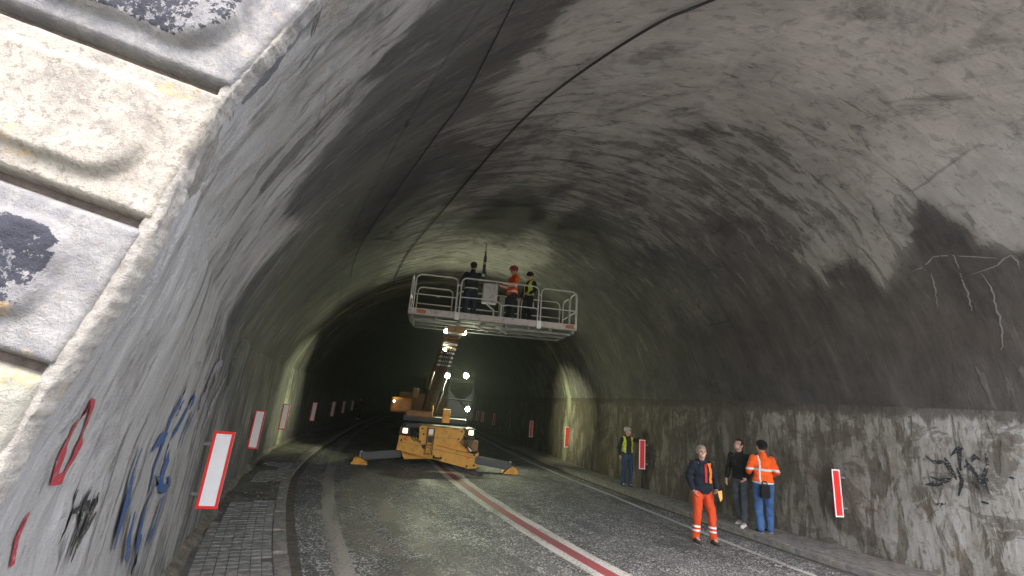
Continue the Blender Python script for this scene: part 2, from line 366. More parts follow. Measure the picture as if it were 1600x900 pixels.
M['stone_plain'] = stone_mat('plain limestone', (.30, .29, .265), (.20, .19, .175), .7)
M['mortar'] = stone_mat('dark recessed mortar', (.13, .10, .08), (.07, .055, .045), .3)
M['concrete'] = stone_mat('dirty concrete', (.22, .21, .195), (.11, .105, .095), .5)
M['curb'] = stone_mat('worn kerb stone', (.25, .24, .22), (.13, .125, .115), .5)
M['paver'] = stone_mat('dirty small pavers', (.27, .265, .25), (.13, .127, .12), .4)
M['sidewalk'] = stone_mat('grimy walkway', (.13, .125, .115), (.06, .056, .05), .5, sc_=2)
M['dirt'] = stone_mat('dirt and rubble', (.20, .18, .15), (.08, .07, .055), .6)
M['soil'] = stone_mat('bare ground', (.22, .20, .16), (.12, .12, .08), .3)
M['sign_white'] = paint_mat('white reflective sheet', (.80, .78, .76), .45, .2, (.4, .36, .33), scale=3)
M['sign_red'] = paint_mat('red reflective sheet', (.72, .028, .02), .4, .12, (.3, .04, .03), scale=3)
M['cable'] = paint_mat('black cable sheath', (.018, .019, .02), .6, .2)
def spray(name, col, cov=.5):
    g = G(name); n = g.noise(g.uv(1, 1, True), 24, 5, .75); return g.done(g.mix(g.step(n, cov, cov + .08), col, (.30, .29, .27) if 'lime' not in name else (.06, .055, .05)), .8)
M['spray_black'] = spray('black spray paint', (.015, .015, .016), .55); M['spray_blue'] = spray('blue spray paint', (.02, .06, .17), .60)
M['spray_red'] = spray('red spray paint', (.36, .03, .045), .56); M['spray_purple'] = spray('purple spray paint', (.13, .10, .17), .46)
M['lime'] = spray('lime crust', (.21, .20, .18), .56)

# ------------------------------------------------------------------ tunnel lining
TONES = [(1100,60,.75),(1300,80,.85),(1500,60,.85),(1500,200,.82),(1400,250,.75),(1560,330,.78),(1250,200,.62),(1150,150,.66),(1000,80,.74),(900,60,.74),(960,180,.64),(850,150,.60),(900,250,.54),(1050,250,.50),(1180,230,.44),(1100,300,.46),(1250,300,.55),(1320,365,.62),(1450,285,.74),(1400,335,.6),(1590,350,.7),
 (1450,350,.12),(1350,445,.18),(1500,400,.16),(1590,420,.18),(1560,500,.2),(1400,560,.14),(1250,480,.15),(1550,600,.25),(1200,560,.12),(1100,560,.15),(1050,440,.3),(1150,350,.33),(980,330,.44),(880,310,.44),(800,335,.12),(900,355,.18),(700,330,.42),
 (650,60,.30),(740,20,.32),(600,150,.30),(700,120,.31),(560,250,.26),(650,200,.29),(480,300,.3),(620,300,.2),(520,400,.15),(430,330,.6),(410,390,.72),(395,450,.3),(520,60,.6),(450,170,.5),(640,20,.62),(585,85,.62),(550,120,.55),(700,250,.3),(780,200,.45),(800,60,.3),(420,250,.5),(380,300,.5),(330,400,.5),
 (500,520,.35),(560,440,.25),(620,440,.4),(740,400,.65),(820,395,.6),(660,410,.5),(870,420,.35),(940,500,.2),(1000,560,.25),(860,570,.4),(800,550,.1),(460,520,.3),(900,450,.22),  # paler crown points paint in the lamp glow over the platform
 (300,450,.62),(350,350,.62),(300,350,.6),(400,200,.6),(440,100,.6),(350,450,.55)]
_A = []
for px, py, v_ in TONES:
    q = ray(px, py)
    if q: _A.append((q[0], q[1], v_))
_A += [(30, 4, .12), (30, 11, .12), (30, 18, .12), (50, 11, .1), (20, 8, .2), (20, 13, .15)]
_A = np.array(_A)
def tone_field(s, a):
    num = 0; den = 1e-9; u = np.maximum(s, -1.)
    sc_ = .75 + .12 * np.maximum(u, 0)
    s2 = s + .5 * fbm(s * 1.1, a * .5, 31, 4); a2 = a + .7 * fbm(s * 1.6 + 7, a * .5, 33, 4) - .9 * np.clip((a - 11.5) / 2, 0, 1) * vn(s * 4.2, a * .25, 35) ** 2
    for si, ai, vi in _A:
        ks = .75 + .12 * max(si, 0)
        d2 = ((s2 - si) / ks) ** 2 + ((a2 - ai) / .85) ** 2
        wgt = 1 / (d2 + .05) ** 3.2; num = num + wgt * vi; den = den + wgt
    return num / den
sg = [S0]
while sg[-1] < 104: sg.append(sg[-1] + min(.9, .016 + .036 * max(0, sg[-1] + .9) ** .85))
sg = np.array(sg)
tunnel = empty('tunnel', tuple(T(S0, 0)), 0, 'long curved road tunnel with a sooty plastered vault and stained side walls', 'tunnel')
_tl = Vector(tunnel.location)
def lining(name, a0, a1, step, mat, side):
    ag = np.linspace(a0, a1, int((a1 - a0) / step) + 1)
    if side == 'v': ag = np.concatenate([np.arange(ZS, 5.5, .03), np.linspace(5.5, a1, int((a1 - 5.5) / step))])
    ss, aa = np.meshgrid(sg, ag, indexing='ij')
    rg = ss; ss = ss + skew(ss, section(ss, aa)[0])
    V = P(ss, aa) if side == 'v' else P(ss, np.clip(aa, a0 + (2e-4 if side == 'r' else 0), a1 - (2e-4 if side == 'l' else 0)))
    t, z, _, _ = section(ss, aa)
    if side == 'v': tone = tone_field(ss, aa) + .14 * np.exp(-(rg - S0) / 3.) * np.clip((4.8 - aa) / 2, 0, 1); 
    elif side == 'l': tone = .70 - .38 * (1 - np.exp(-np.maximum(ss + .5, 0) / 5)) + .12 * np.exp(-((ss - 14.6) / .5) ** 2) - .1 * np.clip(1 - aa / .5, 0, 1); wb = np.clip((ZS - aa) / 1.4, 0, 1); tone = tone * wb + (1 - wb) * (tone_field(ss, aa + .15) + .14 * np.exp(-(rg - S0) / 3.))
    else:
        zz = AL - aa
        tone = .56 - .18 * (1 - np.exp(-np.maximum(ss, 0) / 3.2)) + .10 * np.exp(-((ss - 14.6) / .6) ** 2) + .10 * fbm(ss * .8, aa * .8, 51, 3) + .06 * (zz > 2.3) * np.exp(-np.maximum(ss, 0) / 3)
    lime = .58 * np.exp(-((ss - 14.7 - .08 * t) / .8) ** 2)  # lamp-lit ring by the machine, painted in like the tone bumps above
    lime = lime + .50 * np.exp(-((ss - 11.2) / 1.8) ** 2) * np.exp(-((aa - 10.0) / 3.0) ** 2) * (side == 'v')  # painted lamp glow on the crown above the platform
    brown = np.clip(1 - np.abs(t - 5.2) / 1.6, 0, 1) * np.exp(-np.maximum(ss, 0) / 6)
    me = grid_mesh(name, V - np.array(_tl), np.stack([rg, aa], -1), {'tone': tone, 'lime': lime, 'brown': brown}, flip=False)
    return link(name, me, mat, tunnel)
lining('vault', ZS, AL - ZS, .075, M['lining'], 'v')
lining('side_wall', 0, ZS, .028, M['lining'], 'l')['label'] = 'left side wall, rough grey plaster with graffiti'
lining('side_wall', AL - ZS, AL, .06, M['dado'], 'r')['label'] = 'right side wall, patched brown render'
# ledge on top of each side wall, where it stands proud of the vault
for a0, sg_ in ((ZS, 'l'), (AL - ZS, 'r')):
    dlt = -2e-4 if sg_ == 'l' else 2e-4
    s2 = sg + skew(sg, -W if sg_ == 'l' else W); V = np.stack([P(s2, np.full_like(sg, a0 + dlt)), P(s2, np.full_like(sg, a0 - dlt), -.02)], 1) - np.array(_tl)
    link('wall_ledge', grid_mesh('wall_ledge', V, np.stack([np.stack([sg, sg * 0], -1), np.stack([sg, sg * 0 + .04], -1)], 1), {'tone': np.full((len(sg), 2), .45), 'lime': np.zeros((len(sg), 2))}), M['dado'], tunnel)

# ------------------------------------------------------------------ ribbons on the lining (graffiti, crust)
def ribbon(lines, width, name, mat, parent, off=.006, taper=True, jit=0.):
    mb = MB()
    for li, ln in enumerate(lines):
        pts = [ray(*q) for q in ln]; pts = [q for q in pts if q]
        if len(pts) < 2: continue
        pp = []
        for (s0, a0), (s1, a1) in zip(pts[:-1], pts[1:]):
            n = max(2, int(math.hypot(s1 - s0, a1 - a0) / .03)); pp += [(s0 + (s1 - s0) * k / n, a0 + (a1 - a0) * k / n) for k in range(n)]
        pp.append(pts[-1]); n = len(pp); vs = []
        for i, (s, a) in enumerate(pp):
            q0 = pp[max(0, i - 1)]; q1 = pp[min(n - 1, i + 1)]; ds, da = q1[0] - q0[0], q1[1] - q0[1]; L = math.hypot(ds, da) + 1e-9
            wv = width * (.6 + .7 * float(vn(i * .35, li * 3.1, 8))) * (.35 + .65 * min(1, min(i, n - 1 - i) / (n * .2 + 1)) if taper else 1)
            s += jit * (float(vn(i * .5, li + .5, 77)) - .5)
            for sg_ in (-1, 1):
                vs.append(P(np.array(s - sg_ * da / L * wv / 2), np.array(a + sg_ * ds / L * wv / 2), off + .0015 * li) - np.array(parent.location))
        mb.add(vs, [(2 * i, 2 * i + 1, 2 * i + 3, 2 * i + 2) for i in range(n - 1)], True)
    o = link(name, mb.mesh(name), mat, parent); return o
GR = {
 'k': ([[(1447,712),(1460,722),(1478,722),(1485,735)],[(1455,745),(1470,750),(1490,748)],[(1487,712),(1500,700),(1502,735),(1515,725)],[(1510,718),(1530,745),(1545,765)],[(1541,708),(1545,725),(1537,750),(1549,772)],[(1448,757),(1470,757),(1485,752)],[(1497,730),(1505,752),(1500,775)],[(1578,745),(1589,748)],[(1520,752),(1535,765)],[(1466,788),(1480,787)],[(1535,783),(1548,787)],[(1478,715),(1492,740),(1497,750)],[(1520,722),(1526,712),(1534,720)],[(1528,750),(1540,742),(1548,755)],[(1495,702),(1508,701)]], .06, 'spray_black', 'black scribbled graffiti on the right wall'),
 'b': ([[(290,598),(276,625),(260,655),(250,690),(235,730),(228,770)],[(305,610),(285,645),(268,680),(252,720)],[(255,678),(240,690),(232,705)],[(205,745),(195,790),(180,840)],[(240,745),(250,765),(262,758),(258,745)],[(232,770),(218,800),(205,850),(190,895)],[(225,790),(212,840),(212,870),(205,898)],[(283,625),(265,650)],[(300,618),(292,640)],[(215,700),(200,740),(190,790),(172,860)],[(262,700),(252,735),(246,760)],[(248,775),(236,815),(222,860)],[(300,640),(282,680),(276,700)],[(200,800),(190,840),(186,880)]], .075, 'spray_blue', 'blue sprayed tag on the left wall'),
 'l': ([[(112,765),(97,810),(82,850)],[(132,760),(112,810),(97,850),(87,890)],[(147,775),(127,815),(107,860)],[(102,800),(122,790),(140,788)],[(142,800),(112,850)],[(120,780),(104,830),(90,870)],[(138,770),(116,830),(96,880)]], .05, 'spray_black', 'black scratched tag low on the left wall'),
 'u': ([[(385,528),(370,550),(360,575)],[(398,530),(385,555),(372,590)],[(375,540),(362,560),(355,590)],[(365,570),(352,600)]], .2, 'spray_black', 'black tag high on the left wall'),
 'p': ([[(345,545),(335,590),(320,630),(310,660)],[(350,590),(330,630),(315,670)],[(320,600),(310,640)],[(338,560),(322,600),(316,625)],[(330,575),(345,570)]], .16, 'spray_purple', 'faded purple tag on the left wall'),
 'r': ([[(128,625),(108,660),(88,700),(72,750),(84,748),(106,715),(125,665),(134,628),(128,625)]], .04, 'spray_red', 'red sprayed oval ring near the portal edge'),
 's': ([[(37,800),(24,830),(9,885)],[(30,812),(12,850)]], .04, 'spray_red', 'red spray mark at the foot of the portal edge')}
for k, (ls, wd, mt, lb) in GR.items():
    ribbon(ls, wd, 'graffiti', M[mt], tunnel)['label'] = lb
ribbon([[(1422,425),(1440,418),(1460,400),(1492,398),(1500,418)],[(1520,427),(1555,415),(1578,398),(1596,418)],[(1455,425),(1462,450),(1464,480)],[(1500,425),(1512,455),(1520,485)],[(1535,425),(1550,450),(1560,490),(1567,520),(1565,545)],[(1495,398),(1530,400),(1560,402)]], .020, 'lime_crust', M['lime'], tunnel, .004, jit=.05)

# ------------------------------------------------------------------ cables along the vault
def cable(pts, r, name, label, off):
    pp = [ray(*q) for q in pts]; out = []
    for (s0, a0), (s1, a1) in zip(pp[:-1], pp[1:]):
        for k in range(6): u = k / 6; out.append(P(np.array(s0 + (s1 - s0) * u), np.array(a0 + (a1 - a0) * u), off))
    out = np.array(out)
    for _ in range(12): out[1:-1] = out[1:-1] * .5 + (out[:-2] + out[2:]) * .25
    mb = MB().tube([tuple(q) for q in out], r, 8); o = mb.build(name, M['cable']); tag(o, label, 'cable'); return o
cable([(1148,-22),(1093,0),(1066,11),(1040,20),(960,70),(880,125),(830,165),(770,230),(720,290),(680,340),(640,385),(622,420),(612,445)], .017, 'cable', 'thick black cable hanging along the crown of the vault', .05)
cable([(815,-40),(800,0),(775,50),(745,110),(720,160),(690,195),(650,255),(610,310),(575,360),(550,410),(547,440)], .007, 'cable', 'thin dark cable on the sooty left side of the vault', .015)

# ------------------------------------------------------------------ portal masonry
_pa, _pb = T(S0, -5.66), TW(SP(5.66), 5.66); PK = math.hypot(1, SK)
Pz = empty('stone_portal', tuple(_pa), math.atan2(_pb[1] - _pa[1], _pb[0] - _pa[0]), 'weathered rusticated stone portal framing the tunnel mouth', 'portal')
# local frame: x = t, y = into the hill, z = up
def arch_pt(k):   # k: distance along arch from the left foot, returns (t, z) on the intrados and outward direction
    t, z, nt_, nz = [float(q) for q in section(S0, k)]; return t, z, -nt_, -nz
def PX(V):
    V = np.array(V, float); V[..., 0] = (np.where(V[..., 0] > 0, V[..., 0] * .92, V[..., 0]) + 5.66) * PK; return V
def voussoir(jA, jB, depth_r, detail, mat, rough, seed):
    """jA, jB = (t,z,dt,dz) of the lower and upper joint; a grid over the face with a sunk margin and a rough boss"""
    nu = max(4, int(depth_r / detail)); A, B = np.array(jA[:2]), np.array(jB[:2]); dA, dB = np.array(jA[2:]), np.array(jB[2:])
    H = np.linalg.norm(B - A); nv = max(4, int(H / detail))
    g_ = .010; u = np.linspace(0, 1, nu + 1); v = np.linspace(0, 1, nv + 1); uu, vv = np.meshgrid(u, v, indexing='ij')
    r = uu * depth_r + .004; hv = g_ / H + vv * (1 - 2 * g_ / H)
    base = (A[None, None] * (1 - hv[..., None]) + B[None, None] * hv[..., None]) + r[..., None] * (dA[None, None] * (1 - hv[..., None]) + dB[None, None] * hv[..., None])
    eu = np.minimum(r, 9); ev = np.minimum(vv, 1 - vv) * H; e = np.minimum(eu, ev)
    ms, mr = .085, .07     # margin widths
    irr = .018 * fbm(r * 9, vv * H * 9, seed, 3)
    dv_, du_ = ev - ms * .8, eu - ms * 1.15; Rc = .11; dd = Rc - np.hypot(np.maximum(Rc - dv_, 0), np.maximum(Rc - du_, 0)); q = np.clip(dd / .032 + irr / .02, 0, 1); q = q * q * (3 - 2 * q)
    edge = np.clip(e / .022, 0, 1); edge = 1 - (1 - edge) ** 2
    hgt = -.055 * (1 - edge) + q * (.028 + rough * (fbm(r * 5, vv * H * 5, seed + 3, 5) + .1)) + .006 * fbm(r * 22, vv * H * 22, seed + 7, 3) + .004 * fbm(r * 60, vv * H * 60, seed + 9, 2)
    V = np.stack([base[..., 0], -hgt - .02, base[..., 1]], -1)
    me = grid_mesh('voussoir', PX(V), None, {'boss': q})
    # side skirts so the block has depth
    bm = bmesh.new(); bm.from_mesh(me); ed = [x for x in bm.edges if x.is_boundary]
    ret = bmesh.ops.extrude_edge_only(bm, edges=ed); 
    for x in ret['geom']:
        if isinstance(x, bmesh.types.BMVert): x.co.x += (.45 - x.co.y) * SK; x.co.y = .45
    bmesh.ops.recalc_face_normals(bm, faces=bm.faces); bm.to_mesh(me); bm.free()
    return me
joints = [-.02, .45, .88, 1.30, 1.69, 2.115, 2.54, 3.02, 3.52]
while joints[-1] < AL / 2: joints.append(joints[-1] + .49)
joints = joints[:-1]; half = list(joints); nL = len(half)
mats = ['stone_plain', 'stone_plain', 'stone_grey', 'stone_olive', 'stone_olive', 'stone_grey', 'stone_pale', 'stone_grey', 'stone_pale']
def joint(k, mirror=False):
    t, z, dt, dz = arch_pt(max(0, k))
    if k < 3.6:
        sl_ = {2.115: .24, 2.54: .24, 3.02: .22, 3.52: .28}.get(k, .24 if k > 1.8 else k * .12)
        n = math.hypot(1, sl_); dt, dz = -1 / n, sl_ / n
    return (-t if mirror else t, z if k >= 0 else -.02, -dt if mirror else dt, dz)
for i in range(nL - 1):
    near = 1.2 < half[i] < 4.2
    for mir in (False, True):
        jA, jB = joint(half[i], mir), joint(half[i + 1], mir)
        mt = mats[i] if i < len(mats) and not mir else rnd.choice(['stone_plain', 'stone_grey', 'stone_pale'])
        me = voussoir(jA, jB, .78 if i % 2 else .98, .009 if (near and not mir) else .05, M[mt], {'stone_pale': .02, 'stone_grey': .06}.get(mt, .04), 11 + i * 3)
        link('voussoir', me, M[mt], Pz)
jA = joint(half[-1]); jB = joint(half[-1], True)
link('keystone', voussoir(jA, jB, 1.1, .05, None, .03, 99), M['stone_plain'], Pz)
# mortar bed behind the joints, then the facing wall
def fan(r0, r1, y, name, mat):
    ks = np.linspace(0, AL, 120); inner = []; outer = []
    for k in ks:
        t, z, dt, dz = arch_pt(k); inner.append((t + dt * r0, y, max(z + dz * r0, -.05))); o_ = (t + dt * 1, z + dz * 1)
        if r1 == 'rect':
            f = min((13 - abs(t)) / max(abs(dt), 1e-3), (10.5 - z) / max(dz, 1e-3)); outer.append((t + dt * f, y, z + dz * f))
        else: outer.append((t + dt * r1, y, max(z + dz * r1, -.05)))
    V = np.stack([np.array(inner), np.array(outer)], 1)
    return link(name, grid_mesh(name, PX(V), None, {'boss': np.zeros((len(ks), 2))}, False), mat, Pz)
fan(.012, 1.0, .03, 'mortar_bed', M['mortar'])
fan(.70, 'rect', -.03 + .02, 'facing_wall', M['stone_plain'])
bx = MB().box((5.66 * PK, .3, 10.75), (29, 1.0, .5), bev=.03); bx.build('coping', M['stone_plain'], Pz)
# rough plaster lip where the lining wraps on to the stones
ks = np.concatenate([np.linspace(0, 1.2, 60)[:-1], np.linspace(1.2, 4.6, 680)[:-1], np.linspace(4.6, AL, 262 - 0)]); NK = len(ks); V = []
for j, (rr_, yy) in enumerate(((-.004, .05), (.0, .0), (.004, -.004), (.012, -.008), (.022, -.006), (.030, .012))):
    t, z, nt_, nz = section(S0, ks); r_ = relief(SP(t), ks) + np.where(ks > AL - ZS, .035, 0)
    inn = np.minimum(r_, .06) * (1 - j / 5) - rr_ + .020 * fbm(ks * 5, ks * 0 + j * .15, 61, 4) + .010 * fbm(ks * 40, ks * 0 + j * .9, 62, 3)
    V.append(np.stack([t + nt_ * inn, yy + .012 * fbm(ks * 9, ks * 0 + j * .4, 64, 4) + .008 * fbm(ks * 60, ks * 0 + j * 1.3, 65, 2) - .0, z + nz * inn], -1))
V = np.stack(V, 1); V[..., 2] = np.maximum(V[..., 2], -.03)
link('plaster_lip', grid_mesh('plaster_lip', PX(V), np.stack([np.zeros((NK, 6)), np.repeat(ks[:, None], 6, 1)], -1), {'boss': np.zeros((NK, 6))}), M['stone_plain'], Pz)

# ------------------------------------------------------------------ ground, road, walkways
me = bpy.data.meshes.new('ground'); me.from_pydata([(-260, -260, -.02), (260, -260, -.02), (260, 260, -.02), (-260, 260, -.02)], [], [(0, 1, 2, 3)])
tag(link('ground', me, M['soil']), kind='structure')
sr = np.concatenate([np.arange(-40, -2, 2.), np.arange(-2, 20, .25), np.arange(20, 105, 1.)])
def strip(name, t0, t1, z, mat, s_=None, nt=2, rel=0., parent=None, uvoff=0):
    s_ = sr if s_ is None else s_; tt = np.linspace(0, 1, nt)
    ss, uu = np.meshgrid(s_, tt, indexing='ij'); a0 = t0(ss) if callable(t0) else t0; a1 = t1(ss) if callable(t1) else t1
    t = a0 + (a1 - a0) * uu; zz = z + rel * fbm(ss * 1.2, t * 1.2, 71, 4)
    V = T(ss, t, zz); return link(name, grid_mesh(name, V, np.stack([t, ss], -1), {'boss': np.zeros_like(ss)}, flip=True), mat, parent)
LC = lambda s: np.interp(s, [-40, 0, 3, 9, 12, 18, 90], [-4.3, -4.38, -4.47, -4.70, -4.64, -4.38, -4.3])     # left kerb face
RC = lambda s: np.interp(s, [-40, 1, 4, 8, 18, 90], [3.95, 4.0, 4.15, 4.3, 4.45, 4.5])          # right kerb face
road = tag(strip('road', lambda s: LC(s) - .02, lambda s: RC(s) + .02, 0., M['asphalt'], nt=30), kind='structure')
ww = lambda s, c, h, seed: c + h * (1 + .25 * fbm(s * 1.5, s * 0, seed, 3))
strip('lane_marking', lambda s: ww(s, -.37, -.30, 5), lambda s: ww(s, -.37, -.11, 6), .004, M['white_line'], np.arange(-6, 60, .25), parent=road)['label'] = 'worn white centre line, left stripe'
strip('lane_marking', -.48, -.26, .004, M['red_line'], np.arange(-6, 60, .25), parent=road)['label'] = 'red stripe in the centre line'
strip('lane_marking', lambda s: ww(s, -.37, .11, 7), lambda s: ww(s, -.37, .30, 8), .004, M['white_line'], np.arange(-6, 60, .25), parent=road)['label'] = 'worn white centre line, right stripe'
RL = lambda s: np.interp(s, [-6, 1.6, 4.1, 8, 18, 60], [2.95, 3.08, 3.37, 3.72, 3.9, 3.9])
strip('lane_marking', lambda s: RL(s) - .07, lambda s: RL(s) + .07, .004, M['white_line'], np.arange(-6, 60, .25), parent=road)['label'] = 'white edge line along the right kerb'
strip('lane_marking', -3.97, -3.72, .004, M['faint_line'], np.arange(-6, 60, .25), parent=road)['label'] = 'faded edge line along the left kerb'
def kerb(side, C_, name, group):
    s = -3.
    protos = []
    k = 0
    while s < 46:
        L = .96; s1 = s + L
        t0 = float(C_(np.array(s))); sgn = -1 if side == 'l' else 1; h = .11 + rnd.uniform(-.006, .006)
        c = T(s + L / 2, float(C_(np.array(s + L / 2))) + sgn * .09)
        A = T(s, float(C_(np.array(s))) + sgn * .09); B = T(s1, float(C_(np.array(s1))) + sgn * .09); ang = math.atan2(B[1] - A[1], B[0] - A[0])
        if k < 3:
            me = MB().box((0, 0, 0), (float(np.linalg.norm(B - A)) - .012, .18, .34), bev=.014).mesh('kerb_stone'); me.materials.append(M['curb']); protos.append(me)
        o = bpy.data.objects.new('kerb_stone', protos[k % 3]); COL.objects.link(o); o.location = (c[0], c[1], h - .17); o.rotation_euler = (rnd.uniform(-.01, .01), 0, ang + rnd.uniform(-.006, .006))
        o.parent = side_parent[side]; s = s1; k += 1
side_parent = {}
side_parent['l'] = tag(strip('walkway', -W - .2, lambda s: LC(s) - .17, .092, M['sidewalk'], nt=14, rel=.02), kind='structure')
side_parent['r'] = tag(strip('walkway', lambda s: RC(s) + .17, W + .2, .092, M['sidewalk'], nt=14, rel=.02), kind='structure')
kerb('l', LC, '', ''); kerb('r', RC, '', '')
M['gutter'] = stone_mat('silt in the gutter', (.10, .09, .075), (.045, .04, .035), .4)
strip('gutter_silt', lambda s: ww(s, LC(s) + .0, .16, 21), lambda s: LC(s) - .01, .006, M['gutter'], np.arange(-6, 60, .2), parent=road)
strip('gutter_silt', lambda s: RC(s) + .01, lambda s: ww(s, RC(s), -.14, 22), .006, M['gutter'], np.arange(-6, 60, .2), parent=road)
# small pavers on the left walkway (under 10 px each: one joined part) and slabs on the right walkway
mb = MB(); r2 = random.Random(3)
for i in range(-10, 92):
    for j in range(9):
        s = i * .118; t = float(LC(np.array(s))) - .24 - j * .118
        if t < -5.5 or fbm(s * .7, t * .7, 81, 3) < -.08: continue
        c = T(s, t); hz = .100 + .010 * r2.random() + .02 * float(fbm(s, t, 83, 2)); Mz = Matrix.Rotation(-head(s) + r2.uniform(-.03, .03), 3, 'Z')
        mb.box((c[0], c[1], hz - .02), (.106, .106, .04), Mz)
o = mb.build('pavers', M['paver'], side_parent['l']); o['kind'] = 'stuff'
for i in range(-2, 34):
    s = i * .62; t0 = float(RC(np.array(s))) + .19; wd = 5.55 - t0; 
    me = MB().box((0, 0, 0), (wd, .605, .05), bev=.006).mesh('slab'); me.materials.append(M['concrete']); c = T(s, t0 + wd / 2)
    o = bpy.data.objects.new('slab', me); COL.objects.link(o); o.location = (c[0], c[1], .098 + rnd.uniform(0, .008)); o.rotation_euler = (rnd.uniform(-.01, .01), rnd.uniform(-.006, .006), -head(s)); o.parent = side_parent['r']
# banked dirt at the wall feet
for side in (-1, 1):
    s_ = np.arange(-1.4, 60, .12); ss, uu = np.meshgrid(s_, np.linspace(0, 1, 10), indexing='ij')
    wdt = .30 + .22 * fbm(ss * .9, ss * 0, 91 + side, 4); hh = np.maximum(.02, .13 + .22 * fbm(ss * 1.3, ss * 0, 95 + side, 4)) * (1.25 if side < 0 else .7)
    t = side * (W + .06 - wdt * uu); z = .085 + hh * (1 - uu) ** 1.8 + .035 * fbm(ss * 6, uu * 6, 97, 4) * (1 - uu) - .03 * uu
    tag(link('dirt_bank', grid_mesh('dirt_bank', TW(ss, t, z), np.stack([t, ss], -1), {'boss': np.zeros_like(ss)}), M['dirt']), kind='stuff')
# loose stones and scraps along the walkways
mb = MB(); r3 = random.Random(5)
for k in range(420):
    side = r3.choice((-1, -1, 1)); s = r3.uniform(-1, 16) ** 1; t = side * r3.triangular(4.6, 5.55, 5.5); r = r3.uniform(.008, .03); c = T(s, t)
    if side < 0 and r3.random() < .3: c = T(s, r3.uniform(-4.4, -3.9)); z = 0
    else: z = .105
    q = [Vector((r3.uniform(-1, 1), r3.uniform(-1, 1), r3.uniform(.1, .9))) * r for _ in range(4)]
    mb.add([(c[0] - r, c[1] - r * .6, z), (c[0] + r, c[1] - r * .5, z), (c[0] + .1 * r, c[1] + r, z), (c[0] + q[0].x * .4, c[1] + q[0].y * .4, z + r * .9)], [(0, 1, 3), (1, 2, 3), (2, 0, 3)])
tag(mb.build('rubble', M['dirt']), kind='stuff')

# ------------------------------------------------------------------ marker boards on the walls
def make_board(kind):
    r = empty('marker_board', (0, 0, 0)); a, b = ('sign_white', 'sign_red') if kind == 'l' else ('sign_red', 'sign_white')
    h, w_ = .853, .225 if kind == 'l' else .205; bw = .030 if kind == 'l' else .024
    p = MB().box((0, 0, h / 2), (w_, .012, h), bev=.003).build('panel', M[a], r)
    q = MB()
    for x in (-1, 1): q.box((x * (w_ / 2 - bw / 2), -.009, h / 2), (bw, .004, h))
    for z in (bw / 2, h - bw / 2): q.box((0, -.0092, z), (w_ - 2 * bw, .004, bw))
    q.build('border', M[b], r)
    sd = -1 if kind == 'l' else 1
    for z in (.15, h - .15): MB().box((sd * (w_ / 2 + .06), .02, z), (.30 - .06, .02, .035)).build('bracket', M['steel'], r)
    return r
BL = [((322, 795), 'large white marker board with red border, nearest on the left wall'), ((394, 701), 'white marker board with red border, second along the left wall'),
 ((440, 671), 'warm lit white marker board with red border beside the pale band of painted lamp glow'), ((487, 658), 'white marker board with red border, fourth along the left wall'),
 ((518, 651), 'white marker board with red border, fifth along the left wall'), ((535, 646), 'small white marker board, sixth along the left wall'), ((549, 642), 'small white marker board, seventh along the left wall'), ((562, 639.5), 'tiny last white marker board deep on the left wall')]
BR = [((1312, 808), 'red marker board with white border, nearest on the right wall'), ((1003, 733), 'red marker board with white border beside the man in the yellow vest'),
 ((885, 699), 'red marker board with white border on the pale band of painted lamp glow on the right wall'), ((829, 683), 'red marker board with white border, fourth along the right wall'),
 ((798, 672), 'red marker board with white border, fifth along the right wall'), ((771, 664), 'small red marker board sixth along the right wall'), ((753, 659), 'small red marker board seventh along the right wall'), ((745, 657), 'tiny red marker board deepest on the right wall by the excavator')]
for kind, L_, gname in (('l', BL, 'white marker boards on the left wall'), ('r', BR, 'red marker boards on the right wall')):
    pr = make_board(kind)
    for i, (pq, lb) in enumerate(L_):
        z = .70; d = np.array(_f) * CF + np.array(_r2) * (pq[0] - 800) + np.array(_u2) * (450 - pq[1]); q = np.array([0, 0, CH]) + d * (z - CH) / d[2]; s, t = [float(v_[0]) for v_ in to_st(q[0], q[1])]
        o = pr if i == 0 else copy_tree(pr)
        o.location = tuple(T(s, t, z)); o.rotation_euler = (0, 0, -head(s) * .55 + rnd.uniform(-.03, .03)); tag(o, lb, 'marker board', gname)
# BR2 hangs a little askew
# ------------------------------------------------------------------ lamps
def spot(name, loc, target, power, col, size=1.6, blend=.6, r=.05, parent=None):
    l = bpy.data.lights.new(name, 'SPOT'); l.energy = power; l.color = col; l.spot_size = size; l.spot_blend = blend; l.shadow_soft_size = r
    o = bpy.data.objects.new(name, l); COL.objects.link(o); o.location = loc; d = Vector(target) - Vector(loc); o.rotation_euler = d.to_track_quat('-Z', 'Y').to_euler()
    if parent: o.parent = parent
    return o
def lens_mat(name, col, es): return G(name).done((0, 0, 0), .5, emit=col, es=es)
M['lens_white'] = lens_mat('lit work lamp lens', (.93, 1., .80), 30); M['lens_warm'] = lens_mat('lit amber headlight lens', (1., .66, .34), 1.6); M['lens_small'] = lens_mat('small marker lamp', (.8, .9, 1), 8)
def work_lamp(parent, loc, d, r=.065, mat='lens_white'):
    """round lamp: housing with its lit lens as a sub-part; d = direction it shines"""
    loc = Vector(loc); d = Vector(d).normalized()
    h = MB().cyl(loc - d * .10, loc - d * .002, r * .7, r * 1.18, 20); h.cyl(loc - d * .002, loc + d * .012, r * 1.18, r * 1.18, 20, cap=False)
    hs = h.build('work_lamp', M['dark'], parent)
    MB().cyl(loc, loc + d * .006, r, r, 24).build('lens', M[mat], hs)
    return hs

